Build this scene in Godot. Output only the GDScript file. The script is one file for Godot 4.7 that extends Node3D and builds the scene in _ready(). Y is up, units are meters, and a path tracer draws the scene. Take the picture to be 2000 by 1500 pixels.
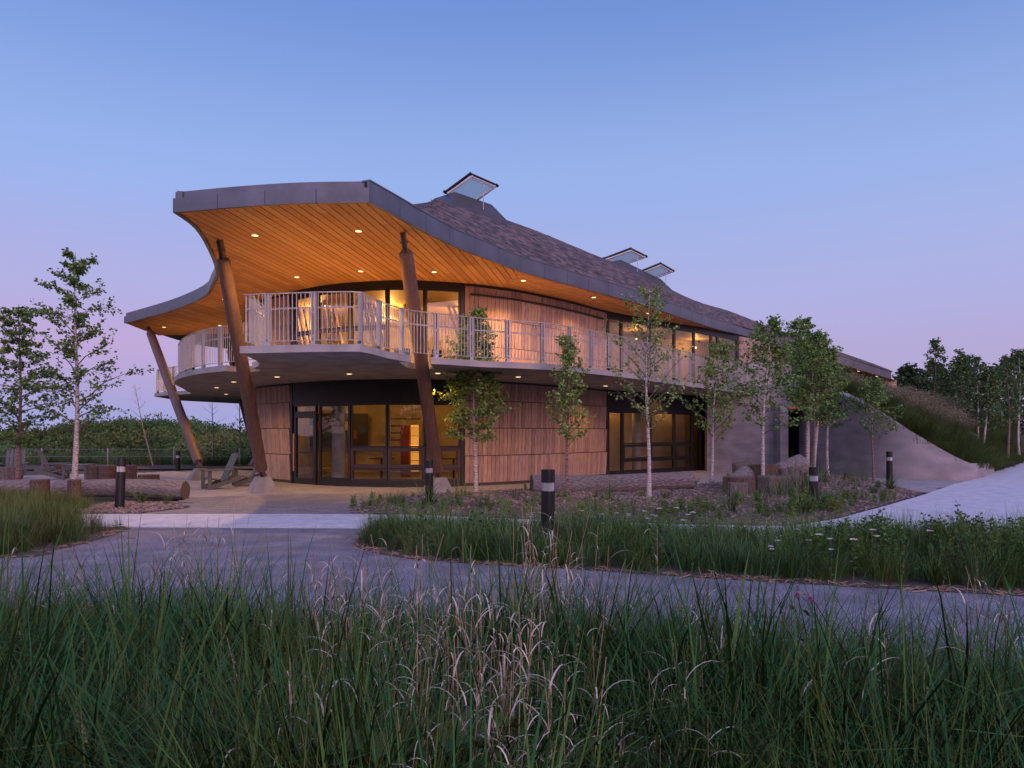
extends Node3D
# Ground coordinates: x to the right, d = metres away from the camera along -z, y up.

const EYE := 1.65
const SLAB := 3.4        # top of the balcony slab
const SLAB_UNDER := 3.25
const SOFFIT := 6.2      # underside of the roof

var rng := RandomNumberGenerator.new()
var M := {}
var taken := {}
var building: Node3D

# ------------------------------------------------------------------ mesh builder
class MB:
	var v := PackedVector3Array()
	var n := PackedVector3Array()
	var c := PackedColorArray()
	func tri_n(a: Vector3, b: Vector3, d: Vector3, nrm: Vector3, col := Color.WHITE) -> void:
		if (b - a).cross(d - a).dot(nrm) > 0.0:
			v.append(a); v.append(d); v.append(b)
		else:
			v.append(a); v.append(b); v.append(d)
		for i in 3:
			n.append(nrm); c.append(col)
	func quad(a: Vector3, b: Vector3, d: Vector3, e: Vector3, col := Color.WHITE) -> void:
		var nrm := (b - a).cross(d - a)
		if nrm.length_squared() < 1e-14:
			nrm = (d - a).cross(e - a)
		nrm = nrm.normalized()
		v.append(a); v.append(d); v.append(b); v.append(a); v.append(e); v.append(d)
		for i in 6:
			n.append(nrm); c.append(col)
	func quad_n(a: Vector3, b: Vector3, d: Vector3, e: Vector3, na: Vector3, nb: Vector3, nd: Vector3, ne: Vector3, col := Color.WHITE) -> void:
		v.append(a); v.append(d); v.append(b); v.append(a); v.append(e); v.append(d)
		n.append(na); n.append(nd); n.append(nb); n.append(na); n.append(ne); n.append(nd)
		for i in 6:
			c.append(col)
	func box(xf: Transform3D, s: Vector3, col := Color.WHITE, bevel := 0.0) -> void:
		var h := s * 0.5
		if bevel <= 0.0:
			var p := []
			for i in 8:
				p.append(xf * Vector3(h.x if i & 1 else -h.x, h.y if i & 2 else -h.y, h.z if i & 4 else -h.z))
			quad(p[4], p[5], p[7], p[6], col); quad(p[1], p[0], p[2], p[3], col)
			quad(p[0], p[4], p[6], p[2], col); quad(p[5], p[1], p[3], p[7], col)
			quad(p[6], p[7], p[3], p[2], col); quad(p[0], p[1], p[5], p[4], col)
			return
		# chamfered in plan and at the top and bottom edges
		var b := minf(bevel, minf(h.x, minf(h.y, h.z)) * 0.49)
		var ring := func(inset: float, y: float) -> Array:
			var x := h.x - inset
			var z := h.z - inset
			var r := []
			for q in [Vector2(-x + b, z), Vector2(x - b, z), Vector2(x, z - b), Vector2(x, -z + b), Vector2(x - b, -z), Vector2(-x + b, -z), Vector2(-x, -z + b), Vector2(-x, z - b)]:
				r.append(xf * Vector3(q.x, y, q.y))
			return r
		var rings := [ring.call(b, -h.y), ring.call(0.0, -h.y + b), ring.call(0.0, h.y - b), ring.call(b, h.y)]
		for k in 3:
			for i in 8:
				var j := (i + 1) % 8
				quad(rings[k][i], rings[k][j], rings[k + 1][j], rings[k + 1][i], col)
		var up := xf.basis.y.normalized()
		for i in range(1, 7):
			tri_n(rings[3][0], rings[3][i], rings[3][i + 1], up, col)
			tri_n(rings[0][0], rings[0][i], rings[0][i + 1], -up, col)
	func tube(pts: Array, radii: Array, sides: int, col := Color.WHITE, caps := true) -> void:
		var prev := []
		var pn := []
		var ref := Vector3(0.31, 0.2, 0.93)
		for i in pts.size():
			var t: Vector3 = (pts[mini(i + 1, pts.size() - 1)] - pts[maxi(i - 1, 0)]).normalized()
			var r1 := ref if absf(t.dot(ref)) < 0.95 else Vector3(0.9, 0.1, 0.2)
			var a := t.cross(r1).normalized()
			var b := a.cross(t)
			ref = t.cross(a) * -1.0 if false else ref
			var cur := []
			var cn := []
			for k in sides:
				var ang := TAU * k / sides
				var dir := a * cos(ang) - b * sin(ang)
				cur.append(pts[i] + dir * radii[i]); cn.append(dir)
			if i > 0:
				for k in sides:
					var j := (k + 1) % sides
					quad_n(prev[k], prev[j], cur[j], cur[k], pn[k], pn[j], cn[j], cn[k], col)
			if caps and (i == 0 or i == pts.size() - 1):
				var out := -t if i == 0 else t
				for k in range(1, sides - 1):
					tri_n(cur[0], cur[k], cur[k + 1], out, col)
			prev = cur; pn = cn
	func prism(poly: PackedVector2Array, y0: float, y1: float, col := Color.WHITE) -> void:
		var idx := Geometry2D.triangulate_polygon(poly)
		for i in range(0, idx.size(), 3):
			var a := poly[idx[i]]
			var b := poly[idx[i + 1]]
			var d := poly[idx[i + 2]]
			tri_n(Vector3(a.x, y1, -a.y), Vector3(b.x, y1, -b.y), Vector3(d.x, y1, -d.y), Vector3.UP, col)
			tri_n(Vector3(a.x, y0, -a.y), Vector3(b.x, y0, -b.y), Vector3(d.x, y0, -d.y), Vector3.DOWN, col)
		var ccw := not Geometry2D.is_polygon_clockwise(poly)
		for i in poly.size():
			var a := poly[i]
			var b := poly[(i + 1) % poly.size()]
			if ccw:
				quad(Vector3(a.x, y0, -a.y), Vector3(b.x, y0, -b.y), Vector3(b.x, y1, -b.y), Vector3(a.x, y1, -a.y), col)
			else:
				quad(Vector3(b.x, y0, -b.y), Vector3(a.x, y0, -a.y), Vector3(a.x, y1, -a.y), Vector3(b.x, y1, -b.y), col)
	func mesh() -> ArrayMesh:
		var m := ArrayMesh.new()
		if v.is_empty():
			return m
		var arr := []
		arr.resize(Mesh.ARRAY_MAX)
		arr[Mesh.ARRAY_VERTEX] = v
		arr[Mesh.ARRAY_NORMAL] = n
		arr[Mesh.ARRAY_COLOR] = c
		m.add_surface_from_arrays(Mesh.PRIMITIVE_TRIANGLES, arr)
		return m

# ------------------------------------------------------------------ nodes
func V(x: float, y: float, d: float) -> Vector3:
	return Vector3(x, y, -d)

func named(called: String, parent: Node) -> String:
	var key := str(parent.get_instance_id()) + called
	taken[key] = taken.get(key, -1) + 1
	return called if taken[key] == 0 else "%s_%03d" % [called, taken[key]]

func put(called: String, m: Mesh, material: Material, parent: Node = self, xf := Transform3D()) -> MeshInstance3D:
	var o := MeshInstance3D.new()
	o.name = named(called, parent)
	o.mesh = m
	o.material_override = material
	o.transform = xf
	parent.add_child(o, true)
	return o

func tag(o: Node, label: String, category: String, group := "") -> Node:
	o.set_meta("label", label); o.set_meta("category", category)
	if group:
		o.set_meta("group", group)
	return o

func structure(called: String, m: Mesh, material: Material) -> MeshInstance3D:
	var o := put(called, m, material)
	o.set_meta("kind", "structure")
	return o

func thing(called: String, label: String, category: String, at: Vector3, turn := 0.0, group := "") -> Node3D:
	var o := Node3D.new()
	o.name = named(called, self)
	add_child(o, true)
	o.position = at
	o.rotation.y = turn
	tag(o, label, category, group)
	return o

func part(called: String, parent: Node) -> Node3D:
	var o := Node3D.new()
	o.name = named(called, parent)
	parent.add_child(o, true)
	return o

func dup(src: Node3D, label: String, at: Vector3, turn := 0.0, size := 1.0) -> Node3D:
	var base := str(src.name).rstrip("0123456789").trim_suffix("_")
	var r := src.duplicate() as Node3D
	r.name = named(base, self)
	add_child(r, true)
	r.transform = Transform3D(Basis(Vector3.UP, turn).scaled(Vector3.ONE * size), at)
	r.set_meta("label", label)
	return r

func many(called: String, m: Mesh, material: Material, xfs: Array, cols: Array, parent: Node = self) -> MultiMeshInstance3D:
	var mm := MultiMesh.new()
	mm.transform_format = MultiMesh.TRANSFORM_3D
	mm.use_colors = cols.size() > 0
	mm.mesh = m
	mm.instance_count = xfs.size()
	for i in xfs.size():
		mm.set_instance_transform(i, xfs[i])
		if cols.size():
			mm.set_instance_color(i, cols[i])
	var o := MultiMeshInstance3D.new()
	o.name = named(called, parent)
	o.multimesh = mm
	o.material_override = material
	parent.add_child(o, true)
	o.set_meta("kind", "stuff")
	return o

# ------------------------------------------------------------------ materials
func noise_tex(freq: float, lo: float, hi: float, seed_: int, octaves := 4, size := 512, type := FastNoiseLite.TYPE_SIMPLEX_SMOOTH) -> NoiseTexture2D:
	var f := FastNoiseLite.new()
	f.seed = seed_; f.frequency = freq; f.fractal_octaves = octaves; f.noise_type = type
	var t := NoiseTexture2D.new()
	t.width = size; t.height = size; t.seamless = true; t.noise = f
	var g := Gradient.new()
	g.set_color(0, Color(lo, lo, lo)); g.set_color(1, Color(hi, hi, hi))
	t.color_ramp = g
	return t

func bump_tex(freq: float, strength: float, seed_: int, octaves := 4, size := 512) -> NoiseTexture2D:
	var f := FastNoiseLite.new()
	f.seed = seed_; f.frequency = freq; f.fractal_octaves = octaves
	var t := NoiseTexture2D.new()
	t.width = size; t.height = size; t.seamless = true; t.noise = f
	t.as_normal_map = true; t.bump_strength = strength
	return t

func mat(lin: Color, rough := 0.8, metal := 0.0, tex: Texture2D = null, scale := Vector3.ONE, world := true, nrm: Texture2D = null, nscale := 1.0) -> StandardMaterial3D:
	var m := StandardMaterial3D.new()
	m.albedo_color = lin.linear_to_srgb()
	m.roughness = rough; m.metallic = metal
	m.cull_mode = BaseMaterial3D.CULL_DISABLED
	if tex or nrm:
		m.uv1_triplanar = true
		m.uv1_world_triplanar = world
		m.uv1_scale = scale
	if tex:
		m.albedo_texture = tex
	if nrm:
		m.normal_enabled = true
		m.normal_texture = nrm
		m.normal_scale = nscale
	return m

func leafy(back := 0.5, rough := 0.6) -> StandardMaterial3D:
	var m := StandardMaterial3D.new()
	m.vertex_color_use_as_albedo = true
	m.roughness = rough
	m.metallic_specular = 0.12
	m.cull_mode = BaseMaterial3D.CULL_DISABLED
	m.backlight_enabled = true
	m.backlight = Color(back, back, back)
	return m

func stained(m: StandardMaterial3D, tex: Texture2D, scale: float) -> void:
	m.detail_enabled = true
	m.detail_blend_mode = BaseMaterial3D.BLEND_MODE_MUL
	m.detail_albedo = tex
	m.detail_uv_layer = BaseMaterial3D.DETAIL_UV_2
	m.uv2_triplanar = true
	m.uv2_world_triplanar = true
	m.uv2_scale = Vector3(scale, scale, scale)

func make_materials() -> void:
	var fine := noise_tex(0.04, 0.72, 1.0, 1, 5)
	var blotch := noise_tex(0.008, 0.78, 1.0, 2, 5)
	var grain := noise_tex(0.03, 0.62, 1.0, 3, 5)
	var speck := noise_tex(0.22, 0.55, 1.0, 4, 2)
	var bump := bump_tex(0.05, 3.0, 5)
	var rough_bump := bump_tex(0.12, 6.0, 6)
	var soft_grain := noise_tex(0.03, 0.82, 1.0, 17, 4)
	M.tex_grain = grain
	M.concrete = mat(Color(0.40, 0.38, 0.37), 0.85, 0, blotch, Vector3(0.25, 0.25, 0.25), true, bump, 0.25)
	M.dark_concrete = mat(Color(0.32, 0.295, 0.305), 0.85, 0, blotch, Vector3(0.2, 0.45, 0.2), true, bump, 0.3)
	M.slab = mat(Color(0.40, 0.37, 0.36), 0.85, 0, blotch, Vector3(0.3, 0.3, 0.3), true, bump, 0.2)
	M.slab.detail_enabled = false
	M.pale_path = mat(Color(0.62, 0.61, 0.635), 0.9, 0, noise_tex(0.03, 0.88, 1.0, 21, 5), Vector3(0.35, 0.35, 0.35), true, null, 1.0)
	M.asphalt = mat(Color(0.46, 0.45, 0.51), 0.95, 0, noise_tex(0.09, 0.45, 1.0, 23, 3), Vector3(0.9, 0.9, 0.9), true, rough_bump, 0.5)
	var stain := noise_tex(0.012, 0.72, 1.0, 31, 6, 1024)
	stained(M.asphalt, stain, 0.11)
	stained(M.pale_path, noise_tex(0.012, 0.87, 1.0, 33, 6, 1024), 0.16)
	stained(M.concrete, stain, 0.2)
	M.earth = mat(Color(0.045, 0.055, 0.028), 0.95, 0, fine, Vector3(0.4, 0.4, 0.4))
	M.mulch = mat(Color(0.16, 0.10, 0.085), 0.95, 0, speck, Vector3(0.8, 0.8, 0.8), true, rough_bump, 1.0)
	M.soil = mat(Color(0.10, 0.075, 0.06), 0.95, 0, speck, Vector3(0.8, 0.8, 0.8))
	M.pavers = []
	for c in [Color(0.25, 0.235, 0.235), Color(0.22, 0.21, 0.215), Color(0.28, 0.26, 0.25), Color(0.235, 0.215, 0.21)]:
		M.pavers.append(mat(c, 0.85, 0, fine, Vector3(0.8, 0.8, 0.8)))
	M.boards = []
	var tones := [Color(0.58, 0.37, 0.30), Color(0.50, 0.315, 0.265), Color(0.65, 0.44, 0.335), Color(0.56, 0.375, 0.32), Color(0.46, 0.295, 0.255), Color(0.61, 0.375, 0.29), Color(0.57, 0.395, 0.34)]
	for i in tones.size():
		var b := mat(tones[i], 0.75, 0, grain, Vector3(2.4, 0.14, 2.4), false, bump, 0.15)
		b.uv1_offset = Vector3(i * 0.37, i * 0.21, i * 0.13)
		M.boards.append(b)
	M.planks = []
	var ptones := [Color(0.66, 0.30, 0.085), Color(0.56, 0.24, 0.065), Color(0.72, 0.35, 0.105), Color(0.61, 0.27, 0.075)]
	for i in ptones.size():
		var b := mat(ptones[i], 0.7, 0, soft_grain, Vector3(2.0, 2.0, 0.2), false)
		b.uv1_offset = Vector3(i * 0.3, 0, i * 0.17)
		M.planks.append(b)
	M.timber = mat(Color(0.20, 0.11, 0.08), 0.6, 0, grain, Vector3(1.2, 0.12, 1.2), false, bump, 0.15)
	M.fascia = mat(Color(0.155, 0.15, 0.185), 0.45, 0.6, blotch, Vector3(0.3, 0.3, 0.3))
	M.fascia2 = mat(Color(0.10, 0.09, 0.10), 0.45, 0.35, blotch, Vector3(0.35, 0.35, 0.35))
	M.flashing = mat(Color(0.10, 0.10, 0.12), 0.4, 0.4, blotch, Vector3(0.5, 0.5, 0.5))
	M.roof_under = mat(Color(0.06, 0.05, 0.052), 0.9, 0, fine, Vector3(0.6, 0.6, 0.6))
	M.shingle_mm = mat(Color(1, 1, 1), 0.9, 0, speck, Vector3(1.2, 1.2, 1.2))
	M.shingle_mm.vertex_color_use_as_albedo = true
	M.shingle_tones = [Color(0.14, 0.10, 0.098), Color(0.065, 0.054, 0.062), Color(0.26, 0.18, 0.165), Color(0.095, 0.078, 0.082), Color(0.185, 0.13, 0.125)]
	M.shingles = []
	for c in M.shingle_tones:
		M.shingles.append(mat(c, 0.9, 0, speck, Vector3(1.2, 1.2, 1.2)))
	M.bronze = mat(Color(0.018, 0.016, 0.018), 0.4, 0.2)
	M.bronze_panel = mat(Color(0.014, 0.012, 0.014), 0.5, 0.1)
	M.brown_frame = mat(Color(0.045, 0.03, 0.035), 0.4, 0.2)
	M.galv = mat(Color(0.50, 0.485, 0.51), 0.45, 0.35, fine, Vector3(2, 2, 2))
	M.steel = mat(Color(0.16, 0.12, 0.11), 0.55, 0.5)
	M.copper = mat(Color(0.80, 0.36, 0.18), 0.3, 0.7)
	M.white_frame = mat(Color(0.55, 0.56, 0.6), 0.5)
	M.black = mat(Color(0.012, 0.011, 0.013), 0.35, 0.3)
	M.lens = mat(Color(0.55, 0.55, 0.58), 0.15, 0.6)
	M.glass = StandardMaterial3D.new()
	M.glass.albedo_color = Color(0.25, 0.28, 0.3, 0.06); M.glass.roughness = 0.0
	M.glass.transparency = BaseMaterial3D.TRANSPARENCY_ALPHA; M.glass.cull_mode = BaseMaterial3D.CULL_DISABLED
	M.glass.metallic_specular = 0.7
	M.dark_glass = M.glass.duplicate()
	M.dark_glass.albedo_color = Color(0.05, 0.05, 0.055, 0.20)
	M.sky_glass = M.glass.duplicate()
	M.sky_glass.albedo_color = Color(0.42, 0.68, 0.78, 0.6)
	M.lamp = StandardMaterial3D.new()
	M.lamp.albedo_color = Color(1, 0.95, 0.85); M.lamp.emission_enabled = true
	M.lamp.emission = Color(1.0, 0.86, 0.62); M.lamp.emission_energy_multiplier = 3.0
	M.display = StandardMaterial3D.new()
	M.display.albedo_color = Color(0.9, 0.7, 0.4); M.display.emission_enabled = true
	M.display.emission = Color(1.0, 0.68, 0.28); M.display.emission_energy_multiplier = 0.7
	M.plaster = mat(Color(0.62, 0.50, 0.34), 0.9, 0, blotch, Vector3(0.3, 0.3, 0.3))
	M.inner_wood = mat(Color(0.72, 0.50, 0.24), 0.6, 0, grain, Vector3(0.3, 1.4, 1.4))
	M.inner_floor = mat(Color(0.30, 0.25, 0.20), 0.6, 0, blotch, Vector3(0.4, 0.4, 0.4))
	M.inner_column = mat(Color(0.55, 0.55, 0.55), 0.8, 0, blotch, Vector3(0.5, 0.5, 0.5))
	M.red = mat(Color(0.30, 0.06, 0.035), 0.6)
	M.blue = mat(Color(0.03, 0.09, 0.18), 0.6)
	M.yellow = mat(Color(0.45, 0.32, 0.04), 0.6)
	M.darkwood = mat(Color(0.05, 0.035, 0.025), 0.5)
	M.bark_log = mat(Color(0.36, 0.30, 0.29), 0.95, 0, noise_tex(0.04, 0.3, 1.05, 16, 5), Vector3(0.28, 2.2, 2.2), false, rough_bump, 0.8)
	M.bark_stump = mat(Color(0.24, 0.145, 0.11), 0.95, 0, noise_tex(0.05, 0.35, 1.0, 11, 4), Vector3(1.6, 0.28, 1.6), false, rough_bump, 1.2)
	M.bark_grey = mat(Color(0.30, 0.245, 0.215), 0.95, 0, noise_tex(0.05, 0.4, 1.0, 12, 4), Vector3(1.8, 0.22, 1.8), false, rough_bump, 1.2)
	M.cut = mat(Color(0.16, 0.12, 0.105), 0.9, 0, noise_tex(0.03, 0.55, 1.0, 13, 3), Vector3(1.5, 1.5, 1.5), false)
	M.chair = mat(Color(0.15, 0.15, 0.135), 0.6, 0, grain, Vector3(1, 1, 1), false)
	M.birch = mat(Color(0.66, 0.58, 0.56), 0.8, 0, noise_tex(0.03, 0.28, 1.25, 14, 3), Vector3(0.5, 2.4, 0.5), false, bump, 0.4)
	M.red_birch = mat(Color(0.36, 0.23, 0.20), 0.85, 0, noise_tex(0.03, 0.3, 1.1, 15, 3), Vector3(0.5, 2.0, 0.5), false, bump, 0.5)
	M.twig = mat(Color(0.12, 0.085, 0.07), 0.9)
	M.bare = mat(Color(0.26, 0.20, 0.18), 0.9)
	M.leaf = leafy(0.55, 0.75)
	M.grass = leafy(0.4, 0.8)
	M.straw = leafy(0.3, 0.8)
	M.straw.backlight_enabled = false
	M.forest = leafy(0.25, 0.8)
	M.forest.backlight_enabled = false
	M.chips = mat(Color(1, 1, 1), 0.95)
	M.chips.vertex_color_use_as_albedo = true
	M.post = mat(Color(0.22, 0.15, 0.12), 0.9, 0, grain, Vector3(1, 0.3, 1), false)
	M.fabric = mat(Color(0.55, 0.45, 0.42), 0.9)

# ------------------------------------------------------------------ curves
func smooth(pts: Array, n := 6) -> Array:
	var r := []
	for i in pts.size() - 1:
		var p0 = pts[maxi(i - 1, 0)]
		var p1 = pts[i]
		var p2 = pts[i + 1]
		var p3 = pts[mini(i + 2, pts.size() - 1)]
		for k in n:
			var t := float(k) / n
			r.append(p1 * 1.0 + (p2 - p0) * 0.5 * t + (p0 * 2.0 - p1 * 5.0 + p2 * 4.0 - p3) * 0.5 * t * t + (p1 * 3.0 - p0 - p2 * 3.0 + p3) * 0.5 * t * t * t)
	r.append(pts[pts.size() - 1])
	return r

func lengths(pts: Array) -> Array:
	var l := [0.0]
	for i in range(1, pts.size()):
		l.append(l[i - 1] + (pts[i] - pts[i - 1]).length())
	return l

func along(pts: Array, l: Array, s: float) -> Array:
	# [position, tangent] on a polyline
	var i := 0
	while i < l.size() - 2 and l[i + 1] < s:
		i += 1
	var t: float = (s - l[i]) / maxf(l[i + 1] - l[i], 1e-6)
	return [pts[i].lerp(pts[i + 1], t), (pts[i + 1] - pts[i]).normalized()]

func frame(p: Vector2, t: Vector2, y: float, off := 0.0) -> Transform3D:
	# x along the curve, z outwards (towards smaller d for a curve that runs to the right)
	var nrm := Vector2(t.y, -t.x)
	var q := p + nrm * off
	return Transform3D(Basis(Vector3(t.x, 0, -t.y), Vector3.UP, Vector3(nrm.x, 0, -nrm.y)), V(q.x, y, q.y))

var wall: Array
var wall_l: Array

func s_at_x(x: float) -> float:
	for i in range(1, wall.size()):
		if wall[i - 1].x <= x and wall[i].x > x and wall[i].x > wall[i - 1].x:
			return lerpf(wall_l[i - 1], wall_l[i], (x - wall[i - 1].x) / (wall[i].x - wall[i - 1].x))
	return wall_l[wall_l.size() - 1]

func on_wall(s: float, y: float, off := 0.0) -> Transform3D:
	var a := along(wall, wall_l, s)
	return frame(a[0], a[1], y, off)

# ------------------------------------------------------------------ the scene
func _ready() -> void:
	rng.seed = 20240611
	var cam := Camera3D.new()
	cam.name = "camera"
	cam.projection = Camera3D.PROJECTION_FRUSTUM
	cam.near = 0.05
	cam.far = 3000.0
	cam.size = 0.05 * 1500.0 / 1450.0
	cam.frustum_offset = Vector2(0, 0.05 * 95.0 / 1450.0)
	cam.position = Vector3(0, EYE, 0)
	add_child(cam)
	cam.current = true

	var env := Environment.new()
	env.background_mode = Environment.BG_SKY
	var sky := Sky.new()
	var pano := PanoramaSkyMaterial.new()
	pano.panorama = sky_image()
	sky.sky_material = pano
	env.sky = sky
	env.tonemap_mode = Environment.TONE_MAPPER_LINEAR
	env.tonemap_exposure = 1.0
	env.sdfgi_enabled = true
	env.ssao_enabled = true
	env.ssil_enabled = true
	var we := WorldEnvironment.new()
	we.name = "dusk_sky"
	we.environment = env
	add_child(we)

	var sun := DirectionalLight3D.new()
	sun.name = "afterglow"
	sun.light_energy = 0.5
	sun.light_color = Color(1.0, 0.70, 0.66)
	sun.light_angular_distance = 40.0
	sun.shadow_enabled = true
	sun.rotation = Vector3(deg_to_rad(-17), deg_to_rad(30), 0)
	add_child(sun)

	make_materials()
	wall = smooth([Vector2(-9.3, 34.5), Vector2(-9.8, 31), Vector2(-9.7, 28.5), Vector2(-8.9, 26.0), Vector2(-7.2, 24.1), Vector2(-5.86, 23.0), Vector2(-4.85, 22.5), Vector2(-3.68, 22.2), Vector2(-2.87, 22.2), Vector2(-1.5, 22.6), Vector2(-0.6, 23.1), Vector2(0.4, 23.9), Vector2(2.0, 25.7), Vector2(3.64, 27.9), Vector2(6, 30.2), Vector2(8.3, 32.3), Vector2(10.9, 35), Vector2(13, 37.3), Vector2(15, 39.4)], 6)
	wall_l = lengths(wall)
	make_ground()
	make_building()
	make_wing_wall()
	make_things()
	make_trees()
	make_plants()

func sky_image() -> ImageTexture:
	var w := 512
	var h := 256
	var im := Image.create(w, h, false, Image.FORMAT_RGBAF)
	var els := [-10.0, 0.0, 3.0, 6.0, 10.0, 18.0, 30.0, 50.0, 90.0]
	# ahead on the left, ahead on the right, behind
	var ahead_l := [Color(0.31, 0.345, 0.66), Color(0.34, 0.38, 0.71), Color(0.44, 0.385, 0.69), Color(0.53, 0.40, 0.69), Color(0.45, 0.44, 0.77), Color(0.32, 0.455, 0.85), Color(0.17, 0.30, 0.70), Color(0.24, 0.33, 0.84), Color(0.35, 0.41, 0.95)]
	var ahead_r := [Color(0.39, 0.34, 0.58), Color(0.43, 0.37, 0.61), Color(0.46, 0.39, 0.64), Color(0.47, 0.41, 0.69), Color(0.43, 0.45, 0.78), Color(0.33, 0.455, 0.82), Color(0.165, 0.29, 0.67), Color(0.24, 0.33, 0.84), Color(0.35, 0.41, 0.95)]
	var behind := [Color(1.0, 0.62, 0.56), Color(1.7, 1.02, 0.85), Color(1.75, 1.10, 1.02), Color(1.65, 1.18, 1.30), Color(1.50, 1.25, 1.65), Color(1.25, 1.22, 1.85), Color(0.95, 1.02, 1.75), Color(0.62, 0.70, 1.40), Color(0.35, 0.41, 0.95)]
	var haze := FastNoiseLite.new()
	haze.seed = 8; haze.frequency = 0.02; haze.fractal_octaves = 4
	for y in h:
		var el := 90.0 - 180.0 * (y + 0.5) / h
		var k := 0
		while k < els.size() - 2 and els[k + 1] < el:
			k += 1
		var t: float = clampf((el - els[k]) / (els[k + 1] - els[k]), 0, 1)
		t = t * t * (3 - 2 * t) * 0.4 + t * 0.6
		for x in w:
			var az := wrapf(360.0 * (x + 0.5) / w, -180.0, 180.0)  # 0 is -z, straight ahead; positive to the right
			var side := smoothstep(-30.0, 30.0, az) if absf(az) < 90 else (1.0 if az > 0 else 0.0)
			if absf(az) > 60:
				side = lerpf(side, 0.5, smoothstep(60, 180, absf(az)))
			var back := smoothstep(45.0, 170.0, absf(az))
			var f: Color = ahead_l[k].lerp(ahead_l[k + 1], t).lerp(ahead_r[k].lerp(ahead_r[k + 1], t), side)
			var c := f.lerp(behind[k].lerp(behind[k + 1], t), back)
			var ca := cos(deg_to_rad(az)) * 60.0
			var sa := sin(deg_to_rad(az)) * 60.0
			var wisp := haze.get_noise_3d(ca, el * 6.0, sa) * 0.035 * (1.0 - smoothstep(8.0, 35.0, el))
			im.set_pixel(x, y, Color(c.r * (1.0 + wisp * 1.4), c.g * (1.0 + wisp), c.b * (1.0 + wisp * 0.6)))
	return ImageTexture.create_from_image(im)

# ------------------------------------------------------------------ ground
func poly(a: Array) -> PackedVector2Array:
	var p := PackedVector2Array()
	for q in a:
		p.append(q)
	return p

func sheet(pts: PackedVector2Array, y: float) -> ArrayMesh:
	var b := MB.new()
	var idx := Geometry2D.triangulate_polygon(pts)
	for i in range(0, idx.size(), 3):
		b.tri_n(V(pts[idx[i]].x, y, pts[idx[i]].y), V(pts[idx[i + 1]].x, y, pts[idx[i + 1]].y), V(pts[idx[i + 2]].x, y, pts[idx[i + 2]].y), Vector3.UP)
	return b.mesh()

func hill(x: float, d: float) -> float:
	var fall := smoothstep(36.0, 70.0, d) * -7.0
	var rise := smoothstep(75.0, 150.0, d) * 4.0
	var left := 1.0 - smoothstep(-4.0, 6.0, x + (d - 40.0) * 0.05)
	return (fall + rise) * left - 0.03

var bed_right: PackedVector2Array
var bed_left: PackedVector2Array
var mulch_bed: PackedVector2Array
var patio: PackedVector2Array
var meadow: PackedVector2Array

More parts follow.
